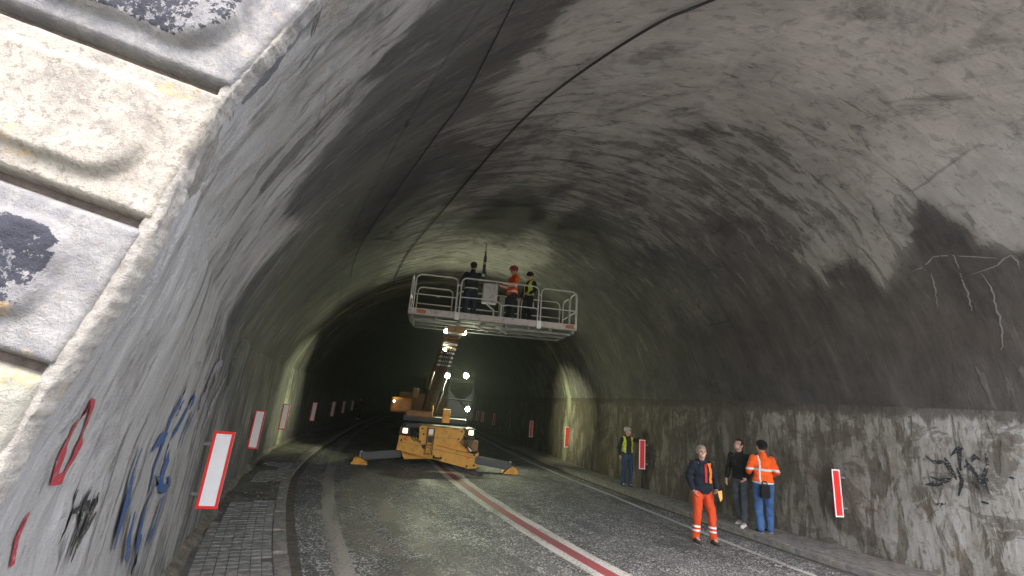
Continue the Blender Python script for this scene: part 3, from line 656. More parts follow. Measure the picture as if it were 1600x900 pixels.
# ------------------------------------------------------------------ wheeled excavator carrying the platform
ex_h = math.radians(11)          # world yaw of the machine (front towards the camera)
EX = empty('wheeled_excavator', (-1.95, 15.6, 0), ex_h, 'yellow wheeled excavator on outriggers lifting the work platform on its boom', 'excavator')
Rm = Matrix.Rotation(ex_h, 3, 'Z')
def L(x, y, z): # world -> machine local
    return Rm.inverted() @ (Vector((x, y, z)) - Vector(EX.location))
# local: x right, y away from the camera. front plane y=0
Yb = lambda pts, y0, d: MB().prism([(x, y0, z) for x, z in pts], (0, d, 0))
# crossing outrigger box beams
Yb([(-1.30, .95), (-.52, .88), (-.48, .75), (1.24, .52), (1.36, .60), (1.36, .10), (1.05, .06), (.9, .10), (-1.34, .50)], -.10, .22).build('outrigger_beam', M['yellow'], EX, 'front yellow box beam sloping down to the right')
Yb([(1.34, .92), (.62, .86), (-1.18, .42), (-1.05, .20), (-.2, .26), (1.34, .66)], .16, .22).build('outrigger_beam', M['yellow'], EX, 'rear yellow box beam sloping down to the left')
MB().box((0, .46, .62), (2.3, .10, .5), bev=.02).build('chassis_plate', M['dark_yellow'], EX)
# centre shield with bolt holes
sh = Yb([(-.70, 1.26), (-.62, 1.33), (.70, 1.33), (.80, 1.24), (.76, 1.02), (.62, .86), (.50, .74), (-.56, .72), (-.66, .86)], -.24, .13).build('shield_plate', M['yellow'], EX)
for x, z in ((-.60, 1.22), (-.54, 1.05), (.70, 1.22), (.62, .98), (-.62, .82)): MB().cyl((x, -.253, z), (x, -.238, z), .033, n=12).build('bolt', M['dark'], sh)
for x, z in ((1.22, .50), (1.24, .18), (1.0, .14), (-1.22, .80)): MB().cyl((x, -.125, z), (x, -.10, z), .038, n=12).build('bolt', M['dark'], EX)
b = MB()
for x in (-.42, -.20): b.tube([(x, -.30, .42), (x, -.30, 1.26)], .018, 6)
for z in (.46, .74, 1.00, 1.24): b.tube([(-.42, -.30, z), (-.20, -.30, z)], .016, 6)
b.build('ladder', M['dark_yellow'], EX)
for k in range(4):
    x = -.95 + .10 * k; MB().tube([(x, .05, 1.12), (x - .04, -.10, 1.02 - .03 * k), (x + .05, -.16, .90), (x + .16, -.12, .80 + .02 * k)], .016, 6).build('hose', M['rubber'], EX)
    x = .86 + .07 * k; MB().tube([(x, .05, 1.12), (x + .05, -.12, 1.0), (x - .03, -.15, .84 - .03 * k), (x + .05, -.13, .70)], .014, 6).build('hose', M['rubber'], EX)
MB().tube([(-.12, -.13, .40), (-.12, -.22, .36), (.0, -.25, .34), (.12, -.22, .33), (.12, -.13, .36)], .028, 8).build('towing_eye', M['dark'], EX)
MB().box((.1, -.255, .98), (1.0, .012, .012)).build('weld_seam', M['dark_yellow'], sh); MB().box((.06, -.25, 1.325), (1.32, .17, .02)).build('flange', M['dark_yellow'], sh)
Yb([(-1.28, .76), (-.5, .66), (1.30, .40), (1.30, .385), (-.5, .645), (-1.28, .745)], -.106, .01).build('weld_seam', M['dark_yellow'], EX)
Yb([(-.60, .80), (-.42, .78), (-.40, .56), (-.52, .60)], -.112, .02).build('gusset_plate', M['dark'], EX)
Yb([(.60, .92), (1.30, .96), (1.34, .62), (1.10, .60), (.95, .72)], .02, .06).build('side_gusset', M['dark_yellow'], EX)
MB().box((-.31, -.262, 1.14), (.14, .03, .16)).build('notice_plate', M['sign_white'], EX)
MB().box((-.31, -.262, .90), (.16, .03, .20)).build('access_hatch', M['dark'], EX)
MB().box((-1.1, -.112, .85), (.10, .02, .06)).build('reflector', M['sign_red'], EX); MB().box((1.02, -.112, .42), (.10, .02, .06)).build('reflector', M['sign_red'], EX)
MB().box((.16, .30, 1.66), (.26, .2, .46), bev=.03).build('post_guard', M['yellow'], EX)
# arms and feet: local foot positions
for sx, foot, root in ((-1, L(-4.30, 15.07, 0), (-1.2, .25, .36)), (1, L(.50, 16.0, 0), (1.25, .02, .36))):
    a_ = Vector(root); e = Vector((foot.x, foot.y, .23)); d = (e - a_); ang = math.atan2(d.y, d.x); pit = math.atan2(d.z, math.hypot(d.x, d.y))
    Mx = Matrix.Rotation(ang, 3, 'Z') @ Matrix.Rotation(-pit, 3, 'Y')
    MB().box(tuple((a_ + e) / 2), (d.length, .24, .25), Mx, bev=.02).build('outrigger_arm', M['dark_steel'], EX)
    ft = MB(); ft.prism([(foot.x - .26, foot.y - .18, .0), (foot.x + .26, foot.y - .18, .0), (foot.x + .26 - (sx < 0) * .06, foot.y - .18, .09), (foot.x + .08 * sx + .08, foot.y - .18, .20), (foot.x + .08 * sx - .10, foot.y - .18, .20), (foot.x - .20 - (sx > 0) * -.02, foot.y - .18, .08)], (0, .36, 0))
    ft.build('outrigger_foot', M['yellow'], EX)
    MB().cyl((foot.x, foot.y, .1), (foot.x, foot.y, .38), .045, n=12).build('foot_pin', M['hyd'], EX)
# hydraulic rams
for sx in (-1, 1):
    MB().cyl((sx * .55, .1, 1.25), (sx * .98, .05, .75), .05, n=12).build('hydraulic_ram', M['dark'], EX)
    MB().cyl((sx * .98, .05, .75), (sx * 1.12, .03, .60), .028, n=10).build('ram_rod', M['hyd'], EX)
# chassis and wheels
MB().box((0, 2.6, .82), (1.15, 4.4, .55), bev=.05).build('chassis', M['dark'], EX)
MB().box((0, .75, 1.24), (2.35, .5, .16), bev=.03).build('front_fender', M['dark'], EX)
def tyre(x, y):
    w_ = MB(); ns = 36; prof = [(.28, -.17), (.46, -.20), (.53, -.16), (.545, 0), (.53, .16), (.46, .20), (.28, .17)]
    vs = []
    for k in range(ns):
        q = 2 * math.pi * k / ns
        for r, o_ in prof: vs.append((x + o_, y + r * math.cos(q), .545 + r * math.sin(q)))
    m_ = len(prof); fs = [(k * m_ + i, k * m_ + i + 1, ((k + 1) % ns) * m_ + i + 1, ((k + 1) % ns) * m_ + i) for k in range(ns) for i in range(m_ - 1)]
    w_.add(vs, fs, True)
    for k in range(ns // 2):
        q = 4 * math.pi * k / ns; c = (x, y + .545 * math.cos(q), .545 + .545 * math.sin(q)); w_.box(c, (.34, .05, .05), Matrix.Rotation(q, 3, 'X') @ Matrix.Rotation(.4 * (k % 2 * 2 - 1), 3, 'Z'))
    wh = w_.build('wheel', M['rubber'], EX)
    MB().cyl((x - .16, y, .545), (x + .16, y, .545), .28, n=20).build('rim', M['dark_yellow'], wh)
for x in (-1.14, 1.14):
    for y in (1.35, 3.95): tyre(x, y)
# headlights in their housings
for x, z in ((-1.16, 1.10), (1.02, 1.20)):
    hs = MB().box((x, .06, z), (.34, .22, .24), bev=.03).build('headlight', M['dark'], EX)
    MB().box((x + .02, -.056, z), (.14, .012, .14)).build('lens', M['lens_warm'], hs)
# turret deck, cab, counterweight, boom  (turned towards the left)
MB().cyl((-.1, 2.5, 1.08), (-.1, 2.5, 1.36), .62, n=28).build('slew_ring', M['dark'], EX)
MB().box((-.15, 2.6, 1.46), (2.3, 3.1, .20), bev=.04).build('turret_deck', M['dark'], EX)
MB().box((-1.45, 3.25, 1.86), (.80, 1.3, .56), bev=.10).build('side_cover', M['orange'], EX)
MB().box((-.5, 3.9, 1.95), (2.2, 1.0, .85), bev=.12).build('counterweight', M['dark_yellow'], EX)
MB().box((-.75, 1.5, 1.63), (.95, 1.0, .22), bev=.05).build('hose_bundle_cover', M['dark_yellow'], EX)
cb = Matrix.Rotation(0, 3, 'Z'); cx, cy = .78, 2.35
cab = MB().box((cx, cy + .55, 1.60), (1.02, 1.5, .20), bev=.03).build('cab', M['dark'], EX)
b = MB()
for x in (-.48, .48):
    b.tube([(cx + x, cy - .18, 1.5), (cx + x, cy - .12, 2.6), (cx + x * .94, cy + .05, 3.0), (cx + x * .94, cy + 1.2, 3.02), (cx + x, cy + 1.3, 1.6)], .04, 8)
for z, y in ((1.62, -.18), (2.25, -.14), (2.98, .05)): b.tube([(cx - .48, cy + y, z), (cx + .48, cy + y, z)], .032, 8)
b.build('cab_frame', M['dark'], cab); MB().box((cx, cy + .62, 3.05), (1.0, 1.3, .08), bev=.03).build('cab_roof', M['dark'], cab)
gl = MB(); gl.prism([(cx - .45, cy - .15, 1.66), (cx + .45, cy - .15, 1.66), (cx + .45, cy - .10, 2.58), (cx + .42, cy + .05, 2.94), (cx - .42, cy + .05, 2.94), (cx - .45, cy - .10, 2.58)], (0, .012, 0)); gl.build('windscreen', M['glass'], cab)
for x in (-.475, .475): MB().box((cx + x, cy + .55, 2.3), (.01, 1.25, 1.25)).build('side_window', M['glass'], cab)
for wx, wz, in ((-2.04, 3.08), (-1.32, 3.15)):
    q = L(wx * 1.05, 17.4, wz + .05); work_lamp(EX, (q.x, cy - .12, q.z), (0, -1, -.12), .10)
q = L(-1.18, 17.3, 1.93); work_lamp(EX, (q.x, cy - .30, q.z), (0, -1, -.12), .085)
# boom from the turret up to the platform
bp = [L(-2.75, 17.7, 1.85), L(-2.45, 15.9, 2.75), L(-1.55, 12.35, 3.98)]
def beam(name, A, B, wd, h0, h1, mat, n=1):
    A = Vector(A); B = Vector(B); d = (B - A).normalized(); sd = d.cross(Vector((0, 0, 1))).normalized(); up = sd.cross(d)
    vs = []
    for P_, h in ((A, h0), (B, h1)):
        for u in (-1, 1):
            for v in (-1, 1): vs.append(P_ + sd * u * wd / 2 + up * v * h / 2)
    return MB().add(vs, [(0, 1, 3, 2), (4, 6, 7, 5), (0, 4, 5, 1), (2, 3, 7, 6), (0, 2, 6, 4), (1, 5, 7, 3)]).build(name, mat, EX)
beam('boom', bp[0], bp[1], .46, .40, .52, M['dark_yellow'])
bo = beam('telescopic_boom', bp[0] + (bp[1] - bp[0]) * .6, bp[2], .40, .40, .30, M['dark_yellow'])
d_ = (bp[2] - bp[0]).normalized(); sd_ = d_.cross(Vector((0, 0, 1))).normalized(); up_ = sd_.cross(d_)
for u in (-.23, .23):
    MB().tube([bp[0] + sd_ * u - up_ * .10, bp[0] + d_ * 2.2 + sd_ * u - up_ * .18], .055, 10).build('boom_ram', M['dark'], EX)
    MB().tube([bp[0] + d_ * 1.9 + sd_ * u * .98 - up_ * .18, bp[0] + d_ * 3.6 + sd_ * u * .98 - up_ * .12], .03, 8).build('ram_rod', M['hyd'], EX)
for k in range(5):
    u = -.10 + .05 * k; pts = [bp[0] + d_ * (1 + .9 * i) + sd_ * (u + .015 * math.sin(i * 2 + k)) - up_ * (.27 + .03 * math.sin(i * 1.7 + k)) for i in range(6)]
    MB().tube(pts, .014, 6).build('hose', M['rubber'], EX)
for k in range(6):
    q = bp[2] - d_ * (.25 + .28 * k); MB().box(tuple(q - up_ * .19), (.40, .06, .05), Matrix.Rotation(.1, 3, 'Z')).build('hose_clamp', M['steel'], EX)
head_c = L(-1.42, 11.95, 4.02); MB().box(tuple(head_c), (.50, .5, .18), bev=.03).build('platform_mount', M['dark_yellow'], EX)
MB().cyl(tuple(bp[2] - Vector((.25, 0, 0))), tuple(bp[2] + Vector((.25, 0, 0))), .09, n=14).build('boom_pin', M['steel'], EX)
for wx in (-1.66, -1.17):
    q = L(wx, 11.85, 3.97); work_lamp(EX, q, (Rm.inverted() @ Vector((0, -1, -.35))), .055)
q = L(-1.75, 12.7, 3.55); work_lamp(EX, q, (Rm.inverted() @ Vector((.1, -.5, .9))), .045)
q = L(-4.1, 17.6, 1.98); work_lamp(EX, q, (.1, -1, 0), .03, 'lens_small')
MB().box((-.98, 1.2, 2.35), (.22, .22, .34), bev=.04).build('mirror', M['dark_yellow'], EX)
for z in (2.0, 2.5): MB().tube([(-.35, 1.3, z - .5), (-.28, 1.2, z - .2), (-.33, 1.1, z)], .03, 6).build('hose', M['yellow'], EX)
# hand the light of the lit lamps to spots beside their lenses; the side pair is added, without lenses
LC_ = (.94, 1., .62)
for wx, wy, wz, tx, ty, tz, pw in ((-2.14, 17.4, 3.13, -1.6, 8, 1.0, 42), (-1.39, 17.4, 3.20, .4, 8, 1.0, 42), (-1.18, 17.3, 1.93, .2, 8, .3, 20)):
    q = L(wx, wy, wz); q.y = cy - .20 - .15 * (wz < 2.5); spot('work_light', q, L(tx, ty, tz), pw, LC_, 3.1, .5, .06, EX)
for wx, tx, ty, tz, pw in ((-1.66, -4.5, 6.0, -1, 16), (-1.17, 2.2, 6.0, -1, 16)):
    spot('work_light', L(wx, 11.75, 3.95), L(tx, ty, tz), pw, LC_, 2.2, .9, .06, EX)
for wx, tx, ty, tz, pw in ((-2.25, -7.6, 16.7, 1.7, 260), (-1.25, 3.1, 19.9, 2.0, 250)):
    q = L(wx, 17.6, 3.3); spot('added_side_light', q, L(tx, ty, tz), pw, LC_, 1.0, 1., .06, EX)  # no lamp stands here; added to throw a lit band on each wall
spot('boom_light', L(-1.70, 12.78, 3.62), L(-.1, 14.2, 7.0), 75, LC_, 2.35, 1., .05, EX)

# ------------------------------------------------------------------ work platform
FZ = 4.39
PL = empty('work_platform', (-.42, 11.86, FZ), math.radians(9), 'long galvanised work platform cage held up under the vault', 'work platform')
PL.rotation_euler = (0, -.018, math.radians(9))
px0, px1, pdp = -2.28, 2.36, 1.45
MB().box(((px0 + px1) / 2, pdp / 2, -.045), (px1 - px0 - .04, pdp - .04, .05)).build('deck', M['under'], PL)
for y in (0, pdp):
    MB().box(((px0 + px1) / 2, y, .03), (px1 - px0, .03, .17), bev=.006).build('toe_board', M['deck'], PL)
for x in (px0, px1): MB().box((x, pdp / 2, .03), (.03, pdp - .04, .17), bev=.006).build('toe_board', M['deck'], PL)
b = MB()
for x in np.linspace(px0 + .1, px1 - .1, 8): MB().box((x, pdp / 2, -.11), (.06, pdp, .08)).build('cross_member', M['under'], PL)
for y in (.12, pdp / 2, pdp - .12): MB().box(((px0 + px1) / 2, y, -.17), (px1 - px0 - .3, .08, .06)).build('long_member', M['under'], PL)
for x0, x1 in ((-.55, -.05), (.05, .52)): MB().tube([(x0, -.35, -.25), (x1, .9, -.18)], .028, 8).build('stabiliser_bar', M['rail'], PL)
def hazard(x):
    mt = G('hazard decal'); v = mt.uv(1, 1, True); xyz = mt.sep(v); st_ = mt.math('GREATER_THAN', mt.math('FRACT', mt.math('MULTIPLY', mt.math('ADD', xyz[0], mt.math('MULTIPLY', xyz[2], -.7)), 14.)), .5)
    m_ = mt.done(mt.mix(st_, (.55, .16, .03), (.07, .04, .03)), .6); return m_
hz_ = hazard(0)
for x in (px0 + .33, px1 - .2): MB().box((x, -.019, .035), (.24, .006, .10)).build('hazard_decal', hz_, PL)
def rail_frame(x0, x1, y, h=1.06, mids=(.52,), zb=.02, r=.021, posts=(), axis='x', name='guard_rail', c=.14):
    b = MB(); F = (lambda u, z: (u, y, z)) if axis == 'x' else (lambda u, z: (y, u, z))
    pts = [F(x0, zb)] + [F(x0, h - c)] + [F(x0 + c - c * math.cos(q), h - c + c * math.sin(q)) for q in (.5, 1.05)] + [F(x0 + c, h), F(x1 - c, h)] + [F(x1 - c + c * math.sin(q), h - c + c * math.cos(q)) for q in (.5, 1.05)] + [F(x1, h - c), F(x1, zb)]
    b.tube(pts, r, 8)
    for m_ in mids: b.tube([F(x0, m_), F(x1, m_)], r * .85, 8)
    for p_ in posts: b.tube([F(p_, zb), F(p_, h)], r * .85, 8)
    return b.build(name, M['rail'], PL)
rail_frame(px0 + .10, px0 + 1.22, 0, mids=(.50,)); rail_frame(px0 + 1.32, px0 + 3.50, 0, h=1.09, mids=()); rail_frame(px0 + 3.58, px1 - .03, 0, h=1.06, mids=(.50,))
# details of the middle front frame: mid rail left, gate bar with a kink right
m = MB(); m.tube([(px0 + 1.32, 0, .54), (px0 + 2.30, 0, .56), (px0 + 2.48, 0, .42), (px0 + 2.62, 0, .46), (px0 + 3.44, 0, .46), (px0 + 3.50, 0, .42)], .016, 8)
m.tube([(px0 + 2.28, 0, 1.08), (px0 + 2.28, 0, .56)], .014, 6); m.tube([(px0 + 2.46, 0, .42), (px0 + 2.46, 0, .0)], .016, 6); m.tube([(px0 + 2.95, 0, .60), (px0 + 2.95, 0, .0)], .015, 6); m.tube([(px0 + 3.36, 0, .62), (px0 + 3.36, 0, .46)], .014, 6)
m.build('gate_bar', M['rail'], PL)
rail_frame(px0 + .10, px0 + 1.15, pdp, mids=(.30, .55)); rail_frame(px0 + 1.3, px0 + 3.2, pdp, mids=(.30, .55)); rail_frame(px0 + 3.3, px1 - .1, pdp, mids=(.30, .55))
for x in (px0, px1): rail_frame(.03, pdp * .5 - .04, x, mids=(.50,), axis='y'); rail_frame(pdp * .5 + .04, pdp - .03, x, mids=(.50,), axis='y')
for x in (px0 + 1.27, px0 + 3.54): MB().box((x, -.03, .0), (.12, .06, .22), bev=.01).build('hinge_block', M['rail'], PL); MB().tube([(x - .05, 0, .86), (x + .05, 0, .86)], .02, 6).build('latch', M['rail'], PL)
for x in (px0 + .72, px0 + 1.95):
    q = [(x + .045 * math.cos(t_), -.03, .50 + .045 * math.sin(t_)) for t_ in np.linspace(math.pi, 2 * math.pi, 9)]; MB().tube(q, .01, 6).build('lanyard_ring', M['rail'], PL)
MB().box((-.13, .32, .80), (.42, .28, .56), bev=.03).build('control_box', M['grey_box'], PL)
MB().tube([(-.20, .40, .52), (.02, .40, .36), (.04, .40, .02)], .028, 8).build('control_box_stand', M['rail'], PL)
MB().box((.29, .75, .45), (.16, .16, .90), bev=.02).build('slew_column', M['under'], PL)
mb = MB(); mb.box((-.95, 1.1, .18), (.5, .35, .30), bev=.03); o = mb.build('toolbox', M['dark']); o.location = (-.42, 11.86, FZ); o.rotation_euler = PL.rotation_euler; tag(o, 'dark toolbox standing on the platform deck beside the worker in dark clothes', 'toolbox')
MB().box((-.95, 1.1, .338), (.12, .05, .02)).build('handle', M['rail'], o)

# ------------------------------------------------------------------ people
def tcone(bm, a, b, r0, r1, n=14):
    a = Vector(a); b = Vector(b); d = b - a; L_ = d.length
    if L_ > 1e-6:
        q = d.to_track_quat('Z', 'Y').to_matrix().to_4x4(); bmesh.ops.create_cone(bm, cap_ends=True, segments=n, radius1=r0, radius2=r1, depth=L_, matrix=Matrix.Translation((a + b) / 2) @ q)
    for p_, r in ((a, r0), (b, r1)): bmesh.ops.create_icosphere(bm, subdivisions=2, radius=r, matrix=Matrix.Translation(p_))
def ell(bm, c, r, rot=None):
    Mx = Matrix.Translation(Vector(c)) @ (rot.to_4x4() if rot else Matrix.Identity(4)) @ Matrix.Diagonal((*r, 1)); bmesh.ops.create_icosphere(bm, subdivisions=3, radius=1, matrix=Mx)
_tex = bpy.data.textures.new('folds', 'CLOUDS'); _tex.noise_scale = .085; _tex.noise_depth = 3
def solid(fn, voxel, smooth=4, folds=0., keep=None):
    bm = bmesh.new(); fn(bm); me = bpy.data.meshes.new('tmp'); bm.to_mesh(me); bm.free()
    o = bpy.data.objects.new('tmp', me); COL.objects.link(o)
    m1 = o.modifiers.new('r', 'REMESH'); m1.mode = 'VOXEL'; m1.voxel_size = voxel
    if smooth: m2 = o.modifiers.new('s', 'SMOOTH'); m2.iterations = smooth; m2.factor = .5
    if folds: m3 = o.modifiers.new('d', 'DISPLACE'); m3.texture = _tex; m3.strength = folds; m3.mid_level = .5
    dg = bpy.context.evaluated_depsgraph_get(); ev = o.evaluated_get(dg); out = bpy.data.meshes.new_from_object(ev); bpy.data.objects.remove(o); bpy.data.meshes.remove(me)
    if keep:
        bm = bmesh.new(); bm.from_mesh(out); bmesh.ops.delete(bm, geom=[f for f in bm.faces if not keep(f.calc_center_median())], context='FACES')
        bmesh.ops.solidify(bm, geom=bm.faces[:], thickness=.006); bm.to_mesh(out); bm.free()
    out.polygons.foreach_set('use_smooth', [True] * len(out.polygons)); return out
def person(loc, yaw, label, h=1.78, legs=((.10, .0), (-.10, .0)), armL=None, armR=None, look=(0, -1, 0), lean=0., hair='hair_dark', hairy=True,
           jacket=None, jlen=.86, trousers=None, shoes=None, sole=None, vest=None, hat=None, hatkind='cap', fine=True, bulk=1., group=None, knee_out=.0):
    """local frame: the person faces -y, +x is the viewer's right; scaled to h. arm = (elbow, wrist, palm direction)"""
    k = h / 1.78; R_ = empty('person', loc, yaw, label, 'person', group); R_.scale = (k, k, k)
    # legs: (x, y) of each foot
    (lx, ly), (rx, ry) = legs
    hipL, hipR = Vector((.095, 0, .93)), Vector((-.095, 0, .93)); anL, anR = Vector((lx, ly, .095)), Vector((rx, ry, .095))
    knL = (hipL + anL) / 2 + Vector((.012 + knee_out, -.035, .02)); knR = (hipR + anR) / 2 + Vector((-.012 - knee_out, -.035, .02))
    sh = Vector((0, lean, 0)); shL = Vector((.172, .01, 1.425)) + sh; shR = Vector((-.172, .01, 1.425)) + sh; neck = Vector((0, .015, 1.50)) + sh
    elL, wrL, pdL = armL or ((.25, .03, 1.17), (.26, -.06, .93), (0, -.1, -1)); elR, wrR, pdR = armR or ((-.25, .03, 1.17), (-.26, -.06, .93), (0, -.1, -1))
    elL, wrL, elR, wrR = Vector(elL), Vector(wrL), Vector(elR), Vector(wrR)
    ld = Vector(look).normalized(); hc = neck + Vector((0, -.005, .155)) + ld * .02
    # head frame: +F face direction
    F = ld; Rt = F.cross(Vector((0, 0, 1))).normalized() * -1; U = Rt.cross(F) * -1
    if U.z < 0: U = -U
    HR = Matrix((Rt, -F, U)).transposed()
    HS = 1.12; H = lambda x, y, z: hc + HR @ Vector((x, y, z)) * HS; hs3 = lambda *q: tuple(v_ * HS for v_ in q)
    def hand(bm, wr, pd, side, curl=.45):
        pd = Vector(pd).normalized(); side_v = Vector((side, 0, 0)); nrm = pd.cross(Vector((0, 1, 0)))
        across = Vector((0, 1, 0)) - pd * pd.y; across.normalize(); inn = pd.cross(across).normalized()
        if inn.x * side > 0: inn = -inn
        tcone(bm, wr, wr + pd * .03, .026, .028)
        for q in (-.026, -.009, .009, .026): tcone(bm, wr + pd * .02 + across * q * .7, wr + pd * .085 + across * q, .016, .013, 8)
        for q, ln in ((-.030, .070), (-.010, .080), (.010, .074), (.029, .058)):
            a_ = wr + pd * .088 + across * q; b_ = a_ + (pd + inn * curl * .5).normalized() * ln * .5; c_ = b_ + (pd + inn * curl * 1.6).normalized() * ln * .5
            tcone(bm, a_, b_, .0100, .0092, 8); tcone(bm, b_, c_, .0092, .0075, 8)
        a_ = wr + pd * .035 - across * .026; b_ = a_ + (pd * .6 - across * .8 + inn * .3).normalized() * .042; c_ = b_ + (pd + inn * .4 - across * .1).normalized() * .032
        tcone(bm, a_, b_, .014, .011, 8); tcone(bm, b_, c_, .011, .009, 8)
    def body(bm):
        ell(bm, H(0, .012, .03), (.081, .102, .109), HR); ell(bm, H(0, -.022, -.035), (.063, .074, .087), HR); ell(bm, H(0, -.060, -.085), (.026, .022, .020), HR)
        tcone(bm, H(0, -.088, .012), H(0, -.106, -.020), .010, .015, 8)                       # nose
        ell(bm, H(0, -.078, .036), (.050, .016, .010), HR)                                     # brow
        ell(bm, H(0, -.084, -.050), (.026, .011, .006), HR); ell(bm, H(0, -.083, -.060), (.022, .011, .006), HR)   # lips
        for x in (-1, 1): ell(bm, H(x * .078, .01, .0), (.010, .020, .032), HR); ell(bm, H(x * .042, -.062, -.012), (.024, .022, .018), HR)
        tcone(bm, neck - Vector((0, 0, .06)), hc - Vector((0, -.01, .06)), .062, .056)
        ell(bm, (0, sh.y * .8, 1.28), (.160, .100, .20)); ell(bm, (0, sh.y * .4, 1.05), (.135, .090, .16)); ell(bm, (0, .0, .93), (.150, .100, .11)); tcone(bm, shL, shR, .06, .06)
        for a_, e_, w_, pd, sd in ((shL, elL, wrL, pdL, 1), (shR, elR, wrR, pdR, -1)):
            tcone(bm, a_, e_, .050, .038); tcone(bm, e_, w_, .038, .025); hand(bm, w_, pd, sd)
        for a_, kn, an in ((hipL, knL, anL), (hipR, knR, anR)):
            tcone(bm, a_, kn, .082, .052); tcone(bm, kn, an, .050, .036); tcone(bm, an, an + Vector((0, -.12, -.04)), .036, .028)
    link('body', solid(body, .0075 if fine else .011, 2), M['skin'], R_)
    e = MB()
    for x in (-1, 1): e.ball(H(x * .031, -.079, .012), .0095, 8)
    e.build('eye', M['dark'], R_)
    def tro(bm):
        ell(bm, (0, 0, .95), (.168 * bulk, .118 * bulk, .13))
        for a_, kn, an in ((hipL, knL, anL), (hipR, knR, anR)):
            tcone(bm, a_, kn, .100 * bulk, .076 * bulk); tcone(bm, kn, an + Vector((0, .005, .0)), .074 * bulk, .066 * bulk); ell(bm, an + Vector((0, .0, .01)), (.07, .075, .03))
    link('trousers', solid(tro, .012, 2, .034), trousers, R_)
    def jk(bm):
        ell(bm, (0, sh.y * .8 + .005, 1.30), (.180 * bulk, .130 * bulk, .205)); ell(bm, (0, sh.y * .5, 1.10), (.168 * bulk, .122 * bulk, .20)); ell(bm, (0, 0, jlen + .13), (.185 * bulk, .128 * bulk, .14))
        tcone(bm, shL + Vector((-.01, 0, .0)), shR + Vector((.01, 0, 0)), .066, .066); tcone(bm, neck - Vector((0, -.0, .05)), neck + Vector((0, .012, .02)), .10, .074)
        for a_, e_, w_ in ((shL, elL, wrL), (shR, elR, wrR)):
            tcone(bm, a_, e_, .074 * bulk, .060 * bulk); tcone(bm, e_, w_ - (w_ - e_).normalized() * .01, .060 * bulk, .046)
    link('jacket', solid(jk, .012, 2, .036), jacket, R_)
    if vest:
        vm, keep = vest
        def vs(bm):
            ell(bm, (0, sh.y * .8 + .005, 1.29), (.196 * bulk, .148 * bulk, .21)); ell(bm, (0, sh.y * .5, 1.08), (.184 * bulk, .138 * bulk, .22)); tcone(bm, shL + Vector((-.04, 0, .012)), shR + Vector((.04, 0, .012)), .082, .082)
        link('vest', solid(vs, .013, 2, .03, keep), vm, R_)
    if hairy:
        def hr(bm): ell(bm, H(0, .018, .045), (.094, .113, .107), HR)
        fr = lambda c: ((HR.inverted() @ (c - hc)).y > -.045 or (HR.inverted() @ (c - hc)).z > .075) and (HR.inverted() @ (c - hc)).z > -.045
        link('hair', solid(hr, .010, 1, .014, fr), M[hair], R_)
    if hat is not None:
        def ht(bm):
            ell(bm, H(0, .012, .062), (.102, .124, .095) if hatkind != 'helmet' else (.118, .142, .110), HR)
            if hatkind == 'cap': ell(bm, H(0, -.11, .045), (.065, .075, .010), HR)
            if hatkind == 'helmet': ell(bm, H(0, -.02, .048), (.130, .165, .013), HR)
        lo = .018 if hatkind != 'beanie' else .010
        link({'cap': 'cap', 'helmet': 'helmet', 'beanie': 'beanie'}[hatkind], solid(ht, .010, 2, 0, lambda c: (HR.inverted() @ (c - hc)).z > lo), hat, R_)
    for an, nm in ((anL, 1), (anR, -1)):
        def sho(bm):
            ell(bm, an + Vector((0, -.02, -.035)), (.050, .075, .050)); ell(bm, an + Vector((0, -.105, -.058)), (.050, .082, .034)); tcone(bm, an, an + Vector((0, 0, .05)), .050, .052)
        s_ = link('shoe', solid(sho, .012, 2), shoes, R_)
        b = MB(); pts = []
        for i in range(16):
            q = 2 * math.pi * i / 16; pts.append((an.x + .052 * math.cos(q), an.y - .052 + .142 * math.sin(q), .0))
        b.prism(pts, (0, 0, .028)); b.build('sole', sole or M['rubber'], s_)
    return R_, hc
silver = (.62, .62, .60); hv = (.62, .74, .06); hor = (.85, .11, .012)
orange_j = cloth_mat('orange high visibility cloth', hor, ((2, .985, 1.035, silver), (2, 1.14, 1.19, silver)))
# man at the kerb in orange trousers
person((4.07, 9.25, .0), math.radians(8), 'man in orange trousers and navy jacket standing on the road edge, holding a paper', 1.74,
       legs=((.20, -.02), (-.12, .06)), armL=((.30, .05, 1.20), (.24, -.10, 1.00), (-.5, -.5, -.6)), armR=((-.27, .06, 1.20), (-.22, -.03, .96), (.35, -.35, -.8)), look=(-.25, -1, .10), hair='hair_grey',
       jacket=cloth_mat('navy jacket cloth', (.010, .014, .024), ()), jlen=.84, trousers=cloth_mat('orange work trousers', (.58, .065, .016), ((2, .20, .235, silver), (2, .275, .31, silver)), var=.25),
       shoes=cloth_mat('brown boot leather', (.075, .045, .035), (), .6), vest=(cloth_mat('orange vest cloth', (.85, .20, .02), (), var=.2), lambda c: c.y < .02 and .085 < c.x < .165 and 1.10 < c.z < 1.47), bulk=1.08)
P1 = bpy.data.objects['person']
o = MB().prism([(-.035, -.098, 1.35), (.035, -.098, 1.35), (.055, -.085, 1.46), (-.055, -.085, 1.46)], (0, -.012, 0)); 
def on_person(P_, mb, name, mat, label=None): return mb.build(name, mat, P_, label)
on_person(P1, MB().box((0, -.140, 1.28), (.050, .012, .34)), 'zip_panel', cloth_mat('red zip cloth', (.45, .03, .02)))
on_person(P1, MB().ball((.03, .085, 1.47), (.135, .075, .07), 14), 'hood', cloth_mat('navy hood cloth', (.010, .014, .024)))
